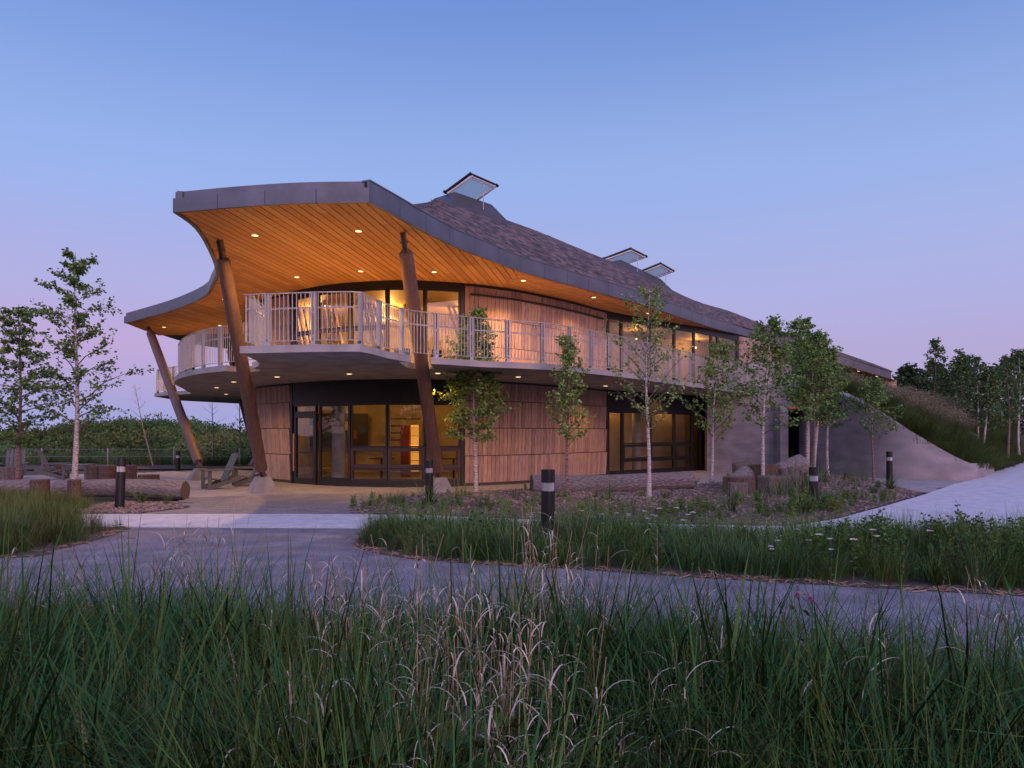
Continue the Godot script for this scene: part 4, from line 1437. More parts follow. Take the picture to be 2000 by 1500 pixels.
# ------------------------------------------------------------------ concrete walls and the bank
var wing: Array
func make_wing_wall() -> void:
	var w := thing("concrete_wall", "tall board marked concrete wall beside the recessed entrance", "wall", V(9.7, 0, 31.7))
	var b := MB.new()
	b.box(Transform3D(Basis(), V(9.75, 2.32, 31.7) - w.position), Vector3(2.95, 4.66, 0.35), Color.WHITE, 0.01)
	put("wall_panel", b.mesh(), M.dark_concrete, w)
	var p := MB.new()
	p.box(Transform3D(Basis(), V(11.28, 1.37, 31.4) - w.position), Vector3(0.34, 2.76, 1.3), Color.WHITE, 0.01)
	put("pier", p.mesh(), M.dark_concrete, w)
	var l := MB.new()
	l.box(Transform3D(Basis(), V(12.2, 3.71, 31.9) - w.position), Vector3(1.9, 1.9, 0.35), Color.WHITE, 0.01)
	put("lintel", l.mesh(), M.dark_concrete, w)
	var can := MB.new()
	can.box(Transform3D(Basis(), V(12.35, 2.69, 31.4) - w.position), Vector3(1.8, 0.13, 1.4), Color.WHITE, 0.01)
	put("entrance_canopy", can.mesh(), M.planks[1], w)
	var rec := MB.new()
	rec.box(Transform3D(Basis(), V(12.0, 1.4, 34.6) - w.position), Vector3(2.6, 2.9, 0.2))
	rec.box(Transform3D(Basis(), V(12.75, 1.4, 33.2) - w.position), Vector3(0.2, 2.9, 2.6))
	rec.box(Transform3D(Basis(), V(12.1, 2.95, 33.3) - w.position), Vector3(2.4, 0.2, 2.6))
	rec.box(Transform3D(Basis(), V(11.3, 1.4, 33.3) - w.position), Vector3(0.2, 2.9, 2.4))
	put("recess", rec.mesh(), M.bronze_panel, w)
	var ent := thing("entrance_door", "dark double entrance door with long copper pulls in the concrete recess", "door", V(11.95, 0, 33.1))
	for k in [-1.0, 1.0]:
		var d := MB.new()
		for e in [-0.3, 0.3]:
			d.box(Transform3D(Basis(), Vector3(k * 0.36 + e, 1.25, 0)), Vector3(0.1, 2.5, 0.07))
		for y in [0.1, 2.42]:
			d.box(Transform3D(Basis(), Vector3(k * 0.36, y, 0)), Vector3(0.5, 0.2, 0.066))
		put("leaf_frame", d.mesh(), M.bronze, ent)
		var g := MB.new()
		g.box(Transform3D(Basis(), Vector3(k * 0.36, 1.25, 0)), Vector3(0.52, 2.2, 0.01))
		put("pane", g.mesh(), M.dark_glass, ent)
		var h := MB.new()
		h.tube([Vector3(k * 0.08, 0.35, 0.1), Vector3(k * 0.08, 1.55, 0.1)], [0.022, 0.022], 8)
		put("handle", h.mesh(), M.copper, ent)
	# curved retaining wall; [x, d, height]
	var ctrl := [Vector3(12.25, 31.7, 4.6), Vector3(12.3, 30.4, 3.85), Vector3(12.5, 28.6, 3.24), Vector3(12.75, 27.4, 2.83), Vector3(13.05, 26.7, 2.46), Vector3(13.55, 26.15, 2.0), Vector3(14.15, 25.85, 1.55), Vector3(15.1, 25.7, 0.95), Vector3(15.9, 25.8, 0.6), Vector3(16.4, 26.2, 0.57), Vector3(17.35, 27.5, 0.52), Vector3(18.6, 28.9, 0.45), Vector3(19.9, 30.6, 0.4)]
	wing = smooth(ctrl, 5)
	var rw := thing("retaining_wall", "curved grey concrete retaining wall that slopes down from the entrance to the path", "wall", V(13, 0, 27))
	var rb := MB.new()
	for i in wing.size() - 1:
		var a: Vector3 = wing[i]
		var z: Vector3 = wing[i + 1]
		var f := []
		for q in [a, z]:
			var k: int = i if q == a else i + 1
			var t3: Vector3 = wing[mini(k + 1, wing.size() - 1)] - wing[maxi(k - 1, 0)]
			var t := Vector2(t3.x, t3.y).normalized()
			var nrm := Vector2(-t.y, t.x) * 0.3
			f.append([V(q.x, -0.05, q.y), V(q.x, q.z, q.y), V(q.x + nrm.x, q.z + 0.01, q.y + nrm.y), V(q.x + nrm.x, -0.05, q.y + nrm.y)])
		for k in 4:
			var j := (k + 1) % 4
			rb.quad(f[0][k] - rw.position, f[1][k] - rw.position, f[1][j] - rw.position, f[0][j] - rw.position)
		if i == wing.size() - 2:
			rb.quad(f[1][0] - rw.position, f[1][1] - rw.position, f[1][2] - rw.position, f[1][3] - rw.position)
	put("wall_face", rb.mesh(), M.dark_concrete, rw)
	# grassy bank behind it
	var bank := MB.new()
	for i in bank_rows().size() - 1:
		pass
	var rows := bank_rows()
	for i in rows.size() - 1:
		for k in 10:
			bank.quad(bank_pt(rows[i], k / 10.0), bank_pt(rows[i + 1], k / 10.0), bank_pt(rows[i + 1], (k + 1) / 10.0), bank_pt(rows[i], (k + 1) / 10.0))
	structure("grass_bank", bank.mesh(), M.earth)
	# narrow concrete strip that climbs the bank
	var strip := MB.new()
	var sp := [V(17.1, 2.65, 33.2), V(18.3, 2.3, 33.0), V(19.5, 1.95, 32.9), V(20.6, 1.55, 32.8)]
	for i in 3:
		strip.quad(sp[i], sp[i + 1], sp[i + 1] + Vector3(0, 0.12, -0.5), sp[i] + Vector3(0, 0.12, -0.5))
		strip.quad(sp[i] - Vector3(0, 0.3, 0), sp[i + 1] - Vector3(0, 0.3, 0), sp[i + 1], sp[i])
	structure("bank_path", strip.mesh(), M.concrete)

func bank_rows() -> Array:
	# pairs of foot (at the wall or the path edge) and crest
	return [[Vector3(12.6, 4.35, 31.6), Vector3(13.6, 4.2, 37.4)], [Vector3(12.6, 3.7, 30.3), Vector3(14.6, 3.75, 37.2)], [Vector3(12.8, 3.05, 28.6), Vector3(16.2, 3.35, 37.0)], [Vector3(13.05, 2.65, 27.5), Vector3(17.6, 3.05, 37.2)], [Vector3(13.35, 2.3, 26.85), Vector3(19.0, 2.85, 37.8)], [Vector3(13.8, 1.85, 26.4), Vector3(20.4, 2.9, 38.5)], [Vector3(14.3, 1.4, 26.12), Vector3(21.8, 2.75, 39.3)], [Vector3(15.2, 0.8, 25.97), Vector3(23.5, 2.6, 40.5)], [Vector3(15.9, 0.45, 26.1), Vector3(25, 2.7, 42)], [Vector3(17.2, 0.35, 27.7), Vector3(27, 2.6, 44)], [Vector3(19.9, 0.1, 30.8), Vector3(30, 2.5, 47)], [Vector3(27.3, 0.03, 40.1), Vector3(36, 2.4, 54)], [Vector3(40, 0.03, 56.2), Vector3(48, 2.4, 68)], [Vector3(60, 0.0, 75), Vector3(66, 2.4, 84)]]

func bank_pt(row: Array, v: float) -> Vector3:
	var p: Vector3 = row[0].lerp(row[1], v)
	var y: float = lerpf(row[0].y, row[1].y, sin(v * PI * 0.5) * 0.45 + v * 0.55)
	return V(p.x, y, p.z)

# ------------------------------------------------------------------ garden things
func bollard(label: String, at: Vector3, lean := 0.0) -> Node3D:
	if not has_node("bollard_light"):
		var t := thing("bollard_light", label, "bollard", at, 0.0, "black bollard lights along the paths")
		var b := MB.new()
		b.tube([Vector3(0, -0.1, 0), Vector3(0, 0.76, 0)], [0.095, 0.095], 28)
		put("body", b.mesh(), M.black, t)
		var l := MB.new()
		l.tube([Vector3(0, 0.76, 0), Vector3(0, 0.875, 0)], [0.086, 0.086], 12)
		put("lens", l.mesh(), M.lens, t)
		var c := MB.new()
		c.tube([Vector3(0, 0.875, 0), Vector3(0, 1.042, 0), Vector3(0, 1.05, 0)], [0.095, 0.095, 0.088], 28)
		put("cap", c.mesh(), M.black, t)
		t.rotation.z = lean
		return t
	var r := dup(get_node("bollard_light"), label, at, rng.randf() * 6.0)
	r.rotation.z = lean
	return r

func stump(label: String, at: Vector3, r: float, h: float, m: Material, group := "", tilt := Vector3.ZERO) -> Node3D:
	var t := thing("tree_stump", label, "stump", at, rng.randf() * TAU, group)
	t.rotation += tilt
	var b := MB.new()
	var n := 30
	var ph := rng.randf() * 10.0
	var rad := func(k: int, y: float) -> float:
		var a := TAU * k / n
		return r * (1.0 + 0.07 * sin(a * 3 + ph) + 0.05 * sin(a * 7 + ph * 2) + 0.035 * sin(a * 15 + ph * 3) + 0.10 * (1.0 - y / h) * (1.0 - y / h))
	var rows := [0.0, 0.08, 0.3, 0.6, 0.95, 1.0]
	for j in rows.size() - 1:
		for k in n:
			var q := []
			for c in [[k, j], [k + 1, j], [k + 1, j + 1], [k, j + 1]]:
				var a: float = TAU * (c[0] % n) / n
				var y: float = rows[c[1]] * h
				var rr: float = rad.call(c[0] % n, y) * (0.96 if c[1] == rows.size() - 1 else 1.0)
				q.append(Vector3(cos(a) * rr, y - 0.03, -sin(a) * rr))
			b.quad(q[0], q[1], q[2], q[3])
	put("bark", b.mesh(), m, t)
	var c := MB.new()
	for k in n:
		var a0 := TAU * k / n
		var a1: float = TAU * ((k + 1) % n) / n
		var r0: float = rad.call(k, h) * 0.96
		var r1: float = rad.call((k + 1) % n, h) * 0.96
		c.tri_n(Vector3(0, h - 0.035, 0), Vector3(cos(a0) * r0, h - 0.03, -sin(a0) * r0), Vector3(cos(a1) * r1, h - 0.03, -sin(a1) * r1), Vector3.UP)
	put("cut_face", c.mesh(), M.cut, t)
	return t

func log_(label: String, a: Vector3, z: Vector3, r0: float, r1: float, m: Material, group := "", feet := []) -> Node3D:
	var mid := (a + z) * 0.5
	var x := (z - a).normalized()
	var side := x.cross(Vector3.UP).normalized()
	var t := thing("log", label, "log", mid, 0.0, group)
	t.basis = Basis(x, side.cross(x), side)
	var L := a.distance_to(z)
	var b := MB.new()
	var n := 26
	var rows := 22
	var ph := rng.randf() * 9.0
	var pt := func(k: int, j: int) -> Vector3:
		var u := float(j) / rows
		var ang := TAU * (k % n) / n
		var rr: float = lerpf(r0, r1, u) * (1.0 + 0.035 * sin(ang * 3 + ph + u * 3.0) + 0.03 * sin(u * 19.0 + ph) * sin(ang * 2 + ph) + 0.018 * sin(ang * 9 + u * 7.0))
		if j == 0 or j == rows:
			rr *= 0.97
		return Vector3((u - 0.5) * L + (0.008 * sin(ang * 5) if j == 0 or j == rows else 0.0), sin(ang) * rr + 0.03 * sin(u * 5 + ph), cos(ang) * rr)
	for j in rows:
		for k in n:
			b.quad(pt.call(k, j), pt.call(k + 1, j), pt.call(k + 1, j + 1), pt.call(k, j + 1))
	put("bark", b.mesh(), m, t)
	for j in [0, rows]:
		var c := MB.new()
		var cx := Vector3((float(j) / rows - 0.5) * L, 0, 0)
		for k in n:
			c.tri_n(cx, pt.call(k, j), pt.call(k + 1, j), Vector3(-1 if j == 0 else 1, 0, 0))
		put("cut_face", c.mesh(), M.cut, t)
	for f in feet:
		var s := MB.new()
		s.box(Transform3D(Basis(), Vector3(f * L, -r0 - 0.02, 0)), Vector3(0.16, 0.18, 0.3), Color.WHITE, 0.01)
		put("support_block", s.mesh(), M.concrete, t)
	return t

func adirondack(label: String, at: Vector3, turn: float) -> Node3D:
	if has_node("garden_chair"):
		return dup(get_node("garden_chair"), label, at, turn)
	var t := thing("garden_chair", label, "garden chair", at, turn, "dark slatted garden chairs on the terrace")
	# faces +z
	for k in 5:
		var b := MB.new()
		b.box(Transform3D(Basis(Vector3.RIGHT, -0.42), Vector3(-0.24 + k * 0.12, 0.66, -0.33)), Vector3(0.105, 0.86 - 0.03 * absf(k - 2), 0.022), Color.WHITE, 0.005)
		put("back_slat", b.mesh(), M.chair, t)
	for k in 5:
		var b := MB.new()
		b.box(Transform3D(Basis(Vector3.RIGHT, 0.22), Vector3(0, 0.34 - 0.022 * (4 - k), -0.16 + k * 0.11)), Vector3(0.56, 0.022, 0.1), Color.WHITE, 0.005)
		put("seat_slat", b.mesh(), M.chair, t)
	for s in [-1.0, 1.0]:
		var b := MB.new()
		b.box(Transform3D(Basis(), Vector3(s * 0.36, 0.57, 0.05)), Vector3(0.14, 0.026, 0.74), Color.WHITE, 0.006)
		put("armrest", b.mesh(), M.chair, t)
		var f := MB.new()
		f.box(Transform3D(Basis(), Vector3(s * 0.33, 0.28, 0.33)), Vector3(0.03, 0.56, 0.1), Color.WHITE, 0.005)
		put("leg", f.mesh(), M.chair, t)
		var r := MB.new()
		r.box(Transform3D(Basis(Vector3.RIGHT, 0.3), Vector3(s * 0.295, 0.2, -0.1)), Vector3(0.03, 0.13, 0.98), Color.WHITE, 0.005)
		put("leg", r.mesh(), M.chair, t)
	return t

func make_things() -> void:
	bollard("tallest black bollard light in the grass bed, in the middle foreground", V(0.49, 0.1, 10.1))
	bollard("black bollard light in front of the right leaning column's footing", V(-1.92, -0.04, 17.2))
	bollard("black bollard light in the mulch just right of the stump cluster", V(6.3, -0.12, 15.5))
	bollard("black bollard light in front of the sloping concrete retaining wall", V(12.0, 0.0, 23.6))
	bollard("slightly tilted black bollard light in front of the left log", V(-8.3, 0.06, 15.7), -0.05)
	bollard("small far bollard light at the terrace edge behind the far column", V(-14.4, -0.2, 32.0))
	bollard("black bollard light at the left edge behind the dark garden chairs", V(-18.2, 0.0, 27.0))

	log_("long grey log bench on small blocks in the mulch bed before the timber wall", V(0.5, 0.33, 18.9), V(4.75, 0.36, 19.6), 0.25, 0.23, M.bark_log, "", [-0.28, 0.3])
	log_("smooth grey log with a dark sawn end lying on the left of the terrace", V(-11.4, 0.25, 18.6), V(-8.05, 0.25, 18.3), 0.22, 0.235, M.bark_log)
	log_("thin pale log at the far left behind the tall grass", V(-17.0, 0.22, 19.2), V(-12.0, 0.26, 18.8), 0.22, 0.2, M.bark_log)
	stump("short dark stump standing against the left log", V(-10.55, 0.0, 17.9), 0.14, 0.55, M.bark_stump)
	stump("low dark stump between the two logs on the left", V(-11.7, 0.0, 18.4), 0.2, 0.52, M.bark_stump)
	stump("leftmost tall brown stump of the row behind the birch trunk", V(-14.15, 0, 25.2), 0.24, 0.56, M.bark_stump)
	stump("wide brown stump, second of the row behind the left bollard", V(-13.6, 0, 25.0), 0.27, 0.58, M.bark_stump)
	stump("brown stump directly behind the left bollard, third of the row", V(-13.0, 0, 25.1), 0.26, 0.57, M.bark_stump)
	stump("lowest wide stump at the right end of the row behind the left log", V(-12.15, 0, 24.8), 0.32, 0.28, M.bark_stump)
	stump("small far stump seen beside the dark garden chairs", V(-18.3, 0, 30.0), 0.18, 0.42, M.bark_stump)
	stump("greyish stumps' far left neighbour at the picture's left edge", V(-17.4, 0, 25.5), 0.3, 0.5, M.bark_grey)
	# cluster by the entrance
	stump("pale split stump with vertical fibres, lowest in front of the cluster", V(5.31, 0.08, 17.5), 0.22, 0.42, M.bark_grey)
	stump("wide reddish stump just behind the pale split stump", V(5.6, 0.1, 18.25), 0.37, 0.50, M.bark_stump)
	stump("dark weathered stump at the back left of the cluster", V(6.45, 0.12, 20.6), 0.27, 0.74, M.bark_grey, "", Vector3(0.06, 0, -0.1))
	stump("broad flat topped stump in the middle of the cluster behind the white birch trunk", V(6.9, 0.12, 20.2), 0.37, 0.70, M.bark_stump, "", Vector3(0.03, 0, 0.04))
	stump("low grey stump behind the grass tufts of the cluster", V(6.75, 0.12, 19.2), 0.38, 0.44, M.bark_grey)
	stump("right hand grey stump below the tilted log", V(7.5, 0.12, 20.0), 0.32, 0.60, M.bark_grey, "", Vector3(-0.04, 0, -0.03))
	log_("big tilted grey log resting on the right of the stump cluster", V(7.35, 0.52, 20.9), V(8.35, 0.72, 21.5), 0.15, 0.33, M.bark_log)
	log_("dark curved log sloping down at the left of the stump cluster", V(5.75, 0.24, 19.4), V(6.35, 0.52, 20.2), 0.2, 0.26, M.bark_log)

	adirondack("dark garden chair with reclined back beside the left leaning column", V(-8.55, 0.0, 21.6), -0.9)
	adirondack("dark garden chair behind the one beside the left leaning column", V(-8.2, 0.0, 22.9), -1.1)
	adirondack("dark garden chair at the far left edge among the stumps", V(-17.6, 0.0, 26.2), 0.4)
	adirondack("dark garden chair left of the birch trunk, its back to the terrace", V(-16.0, 0.0, 26.0), 1.9)
	var tb := thing("garden_table", "low grey slatted table behind the left birch trunk", "table", V(-14.8, 0, 25.4), 0.1)
	for k in 6:
		var b := MB.new()
		b.box(Transform3D(Basis(), Vector3(-0.35 + k * 0.14, 0.56, 0)), Vector3(0.13, 0.025, 0.8), Color.WHITE, 0.004)
		put("top_slat", b.mesh(), M.chair, tb)
	for q in [[-0.35, -0.33], [0.35, -0.33], [-0.35, 0.33], [0.35, 0.33]]:
		var b := MB.new()
		b.box(Transform3D(Basis(), Vector3(q[0], 0.27, q[1])), Vector3(0.08, 0.54, 0.05))
		put("leg", b.mesh(), M.chair, tb)
	var post := thing("wooden_post", "slim brown wooden post behind the chairs on the far left", "post", V(-21.2, -0.3, 32.0))
	var pm := MB.new()
	pm.tube([Vector3(0, 0, 0), Vector3(0, 1.6, 0)], [0.07, 0.065], 10)
	put("shaft", pm.mesh(), M.post, post)
	var fence := thing("wire_fence", "thin wire fence with slim posts beyond the terrace on the left", "fence", V(-18, -0.4, 36))
	for i in 7:
		var b := MB.new()
		b.tube([Vector3(-8 + i * 3.2, 0, 0), Vector3(-8 + i * 3.2, 1.3, 0)], [0.03, 0.03], 6)
		put("post", b.mesh(), M.galv, fence)
	for y in [0.5, 0.9, 1.25]:
		var b := MB.new()
		b.tube([Vector3(-8, y, 0), Vector3(11.2, y, 0)], [0.006, 0.006], 4)
		put("wire", b.mesh(), M.galv, fence)

# ------------------------------------------------------------------ trees
func leaf(b: MB, p: Vector3, dir: Vector3, size: float, col: Color) -> void:
	var side := dir.cross(Vector3(rng.randf_range(-1, 1), rng.randf_range(-0.4, 1.2), rng.randf_range(-1, 1))).normalized() * size * 0.36
	var up := side.cross(dir).normalized()
	var a := p
	var tip := p + dir * size
	var m := p + dir * size * 0.42 + up * size * 0.08
	b.tri_n(a, m + side, tip, (up + side * 2).normalized(), col)
	b.tri_n(a, m - side, tip, (up - side * 2).normalized(), col)

func tree(called: String, label: String, at: Vector3, h: float, opt: Dictionary) -> Node3D:
	var t := thing(called, label, "tree", at, 0.0, opt.get("group", ""))
	rng.seed = hash(label)
	var trunk := MB.new()
	var twigs := MB.new()
	var leaves := MB.new()
	var r0: float = opt.get("r", 0.05)
	var start: float = opt.get("start", 0.25)
	var spread: float = opt.get("spread", 0.28)
	var nbranch: int = opt.get("branches", 26)
	var lsize: float = opt.get("leaf", 0.075)
	var per: int = opt.get("per", 9)
	var base_col: Color = opt.get("col", Color(0.075, 0.125, 0.045))
	var droop: float = opt.get("droop", 0.1)
	var lean: Vector3 = opt.get("lean", Vector3.ZERO)
	var stems: int = opt.get("stems", 1)
	var leafless: bool = opt.get("bare", false)
	for st in stems:
		var off := Vector3(0.12 * st, 0, 0.1 * st)
		var tilt := lean + Vector3(0.25 * (st - (stems - 1) * 0.5), 0, 0.1 * st) if stems > 1 else lean
		var pts := []
		var rad := []
		var hh := h * (1.0 - 0.12 * st)
		var wob := rng.randf() * 6
		for i in 13:
			var u := i / 12.0
			pts.append(off + Vector3(sin(u * 7 + wob) * 0.035 * hh * 0.2, u * hh, cos(u * 6 + wob) * 0.03 * hh * 0.2) + tilt * u * hh * 0.3)
			rad.append(lerpf(r0, 0.006, pow(u, 0.85)) * (1.25 if i == 0 else 1.0))
		trunk.tube(pts, rad, 10)
		for k in nbranch:
			var u: float = lerpf(start, 0.97, pow((k + rng.randf()) / nbranch, 0.9))
			var fi: float = u * 12.0
			var i0 := mini(int(fi), 11)
			var o: Vector3 = pts[i0].lerp(pts[i0 + 1], fi - i0)
			var az := k * 2.4 + rng.randf_range(-0.6, 0.6)
			var w: float = (u - start) / (1.0 - start)
			var shape := sin(PI * clampf(0.16 + w * 0.84, 0, 1)) if opt.get("round", false) else (1.0 - w * 0.85) * (0.55 + 0.45 * smoothstep(0.0, 0.22, w))
			var L: float = h * spread * shape * rng.randf_range(0.55, 1.2)
			var lift: float = opt.get("lift", 0.75) * rng.randf_range(0.7, 1.3)
			var dir := Vector3(cos(az), lift, sin(az)).normalized()
			var bp := []
			var br := []
			for i in 6:
				var v := i / 5.0
				bp.append(o + dir * L * v + Vector3(0, -droop * L * v * v, 0) + Vector3(rng.randf_range(-1, 1), rng.randf_range(-1, 1), rng.randf_range(-1, 1)) * L * 0.025)
				br.append(lerpf(maxf(0.35 * r0 * (1.0 - u) + 0.004, 0.005), 0.0025, v))
			twigs.tube(bp, br, 5, Color.WHITE, false)
			var subs: int = opt.get("subs", 6)
			for s in subs:
				var v := lerpf(0.2, 1.0, (s + rng.randf()) / subs)
				var fi2: float = v * 5.0
				var j := mini(int(fi2), 4)
				var so: Vector3 = bp[j].lerp(bp[j + 1], fi2 - j)
				var sdir := (dir * 0.7 + Vector3(rng.randf_range(-1, 1), rng.randf_range(-0.5, 0.8), rng.randf_range(-1, 1))).normalized()
				var sl := L * rng.randf_range(0.15, 0.4) + 0.05
				var e := so + sdir * sl + Vector3(0, -droop * sl * 0.6, 0)
				twigs.tube([so, e], [0.003, 0.0015], 4, Color.WHITE, false)
				if leafless:
					continue
				for q in per:
					var pp: Vector3 = so.lerp(e, rng.randf_range(0.1, 1.08)) + Vector3(rng.randf_range(-1, 1), rng.randf_range(-1, 1), rng.randf_range(-1, 1)) * lsize * opt.get("puff", 0.6)
					var ld := (sdir * 0.4 + Vector3(rng.randf_range(-1, 1), rng.randf_range(-1.0, 0.35), rng.randf_range(-1, 1))).normalized()
					var g := rng.randf_range(0.5, 1.45)
					leaves_add(leaves, pp, ld, lsize * rng.randf_range(0.65, 1.2), Color(base_col.r * g * rng.randf_range(0.85, 1.2), base_col.g * g, base_col.b * g))
	put("trunk", trunk.mesh(), opt.get("bark", M.birch), t)
	put("branches", twigs.mesh(), opt.get("twig", M.twig), t)
	if not leafless:
		put("crown", leaves.mesh(), M.leaf, t)
	return t

func leaves_add(b: MB, p: Vector3, dir: Vector3, size: float, col: Color) -> void:
	leaf(b, p, dir, size, col)

func make_trees() -> void:
	var birch := Color(0.135, 0.23, 0.07)
	var fresh := Color(0.20, 0.30, 0.085)
	tree("birch_tree", "taller white trunked young birch standing behind the left log", V(-11.75, 0, 20.0), 6.5, {"r": 0.085, "start": 0.24, "spread": 0.36, "branches": 36, "subs": 8, "per": 16, "leaf": 0.095, "bark": M.birch, "col": Color(0.11, 0.19, 0.06), "lift": 0.8, "droop": 0.25})
	tree("birch_tree", "young birch with reddish trunk, cut by the left edge of the picture", V(-13.6, 0, 20.5), 5.2, {"r": 0.075, "start": 0.22, "spread": 0.38, "branches": 38, "subs": 8, "per": 16, "leaf": 0.095, "bark": M.red_birch, "col": Color(0.11, 0.19, 0.06), "lift": 0.6, "droop": 0.3})
	tree("birch_tree", "dense narrow young birch beside the right leaning column", V(-0.98, 0.05, 19.6), 4.9, {"r": 0.06, "start": 0.27, "spread": 0.25, "branches": 64, "subs": 9, "per": 16, "leaf": 0.085, "bark": M.birch, "col": fresh, "lift": 0.35, "droop": 0.05})
	tree("birch_tree", "small sparse birch in front of the timber wall, behind the middle bollard", V(1.36, 0.1, 18.1), 3.9, {"r": 0.045, "start": 0.28, "spread": 0.24, "branches": 32, "subs": 7, "per": 9, "leaf": 0.085, "bark": M.red_birch, "col": fresh, "lift": 1.0, "droop": 0.0})
	tree("birch_tree", "airy wide birch in front of the right hand windows and log bench", V(3.22, 0.12, 17.6), 4.95, {"r": 0.055, "start": 0.30, "spread": 0.36, "branches": 38, "subs": 7, "per": 7, "leaf": 0.075, "bark": M.birch, "col": fresh, "lift": 0.8, "droop": 0.0})
	tree("birch_tree", "slim leaning birch left of the stump cluster", V(5.98, 0.1, 22.4), 4.3, {"r": 0.055, "start": 0.28, "spread": 0.38, "branches": 34, "subs": 7, "per": 9, "leaf": 0.095, "bark": M.birch, "col": fresh, "lift": 0.7, "droop": 0.05, "lean": Vector3(0.2, 0, 0)})
	tree("birch_tree", "white trunked birch standing in front of the broad stump", V(6.65, 0.1, 19.8), 4.6, {"r": 0.06, "start": 0.32, "spread": 0.36, "branches": 36, "subs": 8, "per": 11, "leaf": 0.09, "bark": M.birch, "col": birch, "lift": 0.7, "droop": 0.15, "lean": Vector3(0.15, 0, 0)})
	tree("birch_tree", "tall birch with two pale stems right of the entrance door", V(10.35, 0.1, 25.9), 5.6, {"r": 0.09, "start": 0.32, "spread": 0.33, "branches": 38, "subs": 9, "per": 12, "leaf": 0.1, "bark": M.birch, "col": birch, "lift": 0.9, "droop": 0.15, "stems": 2})
	tree("birch_tree", "reddish trunked birch behind the bollard right of the stump cluster", V(9.9, 0.1, 24.4), 4.9, {"r": 0.05, "start": 0.34, "spread": 0.3, "branches": 34, "subs": 8, "per": 11, "leaf": 0.095, "bark": M.red_birch, "col": birch, "lift": 0.8, "droop": 0.15})
	tree("birch_tree", "staked birch with straight trunk between the entrance and the retaining wall", V(11.15, 0.1, 26.2), 4.5, {"r": 0.06, "start": 0.33, "spread": 0.3, "branches": 36, "subs": 8, "per": 11, "leaf": 0.095, "bark": M.birch, "col": birch, "lift": 0.8, "droop": 0.12})
	tree("birch_tree", "smallest young birch, alone before the sloping retaining wall", V(12.15, 0.05, 25.0), 3.4, {"r": 0.045, "start": 0.36, "spread": 0.4, "branches": 26, "subs": 7, "per": 11, "leaf": 0.085, "bark": M.red_birch, "col": birch, "lift": 0.9, "droop": 0.0})
	# on the bank
	for q in [["white double stemmed birch on the right hand bank, nearest the path", 20.9, 0.45, 33.2, 4.8, 2, M.birch], ["slender birch on the bank left of the white double stemmed one", 21.2, 1.2, 35.0, 4.4, 1, M.red_birch], ["pale birch on the bank at the picture's right, leaning slightly", 23.6, 0.5, 35.3, 5.0, 1, M.red_birch], ["rightmost birch on the bank at the picture's edge", 26.3, 0.6, 38.5, 5.6, 1, M.birch], ["thin far birch on the bank behind the pink plumed grass", 20.5, 1.7, 36.0, 4.6, 1, M.red_birch]]:
		tree("birch_tree", q[0], V(q[1], q[2] - 0.1, q[3]), q[4], {"r": 0.07, "start": 0.3, "spread": 0.27, "branches": 26, "subs": 7, "per": 9, "leaf": 0.12, "bark": q[6], "col": Color(0.085, 0.145, 0.055), "lift": 0.8, "droop": 0.15, "stems": q[5], "group": "birches on the right hand bank"})
	for q in [["dark rounded tree just right of the low roof end", 24.3, 1.5, 45.5, 4.2], ["dark tree behind the grassy crest, second from the roof end", 27.2, 1.0, 47.5, 5.0], ["tall dark tree behind the bank birches", 30.5, 1.0, 50.5, 5.6], ["dark tree between the tall birches on the bank", 32.8, 1.0, 50.0, 5.0], ["dark spreading tree at the right edge behind the birches", 35.5, 1.0, 52.0, 6.2], ["low dark tree filling the gap beyond the crest of the bank", 25.8, 0.8, 43.5, 3.6], ["rightmost dark tree beyond the bank", 38.5, 1.0, 53.0, 6.4]]:
		tree("dark_tree", q[0], V(q[1], q[2], q[3]), q[4], {"r": 0.13, "start": 0.08, "spread": 0.36, "branches": 40, "subs": 8, "per": 8, "leaf": 0.24, "puff": 1.2, "bark": M.bare, "col": Color(0.04, 0.07, 0.035), "lift": 0.5, "droop": 0.05, "round": true, "group": "dark trees behind the bank"})
	# leafless young trees beyond the terrace
	for q in [["bare leaning sapling behind the far column", -16.6, 34.5, 4.3, Vector3(-0.75, 0, 0)], ["bare sapling just right of the far column", -14.6, 36.2, 3.9, Vector3(0, 0, 0)], ["tall bare tree left of the timber wall, seen under the balcony", -13.4, 36.4, 4.6, Vector3(0.05, 0, 0)], ["bare tree nearest the timber wall, seen under the balcony", -13.0, 37.2, 4.8, Vector3(0.12, 0, 0)]]:
		tree("bare_tree", q[0], V(q[1], -0.4, q[2]), q[3], {"r": 0.05, "start": 0.35, "spread": 0.26, "branches": 15, "subs": 4, "bare": true, "bark": M.bare, "twig": M.bare, "lift": 0.9, "lean": q[4], "group": "leafless saplings beyond the terrace"})
	make_forest()

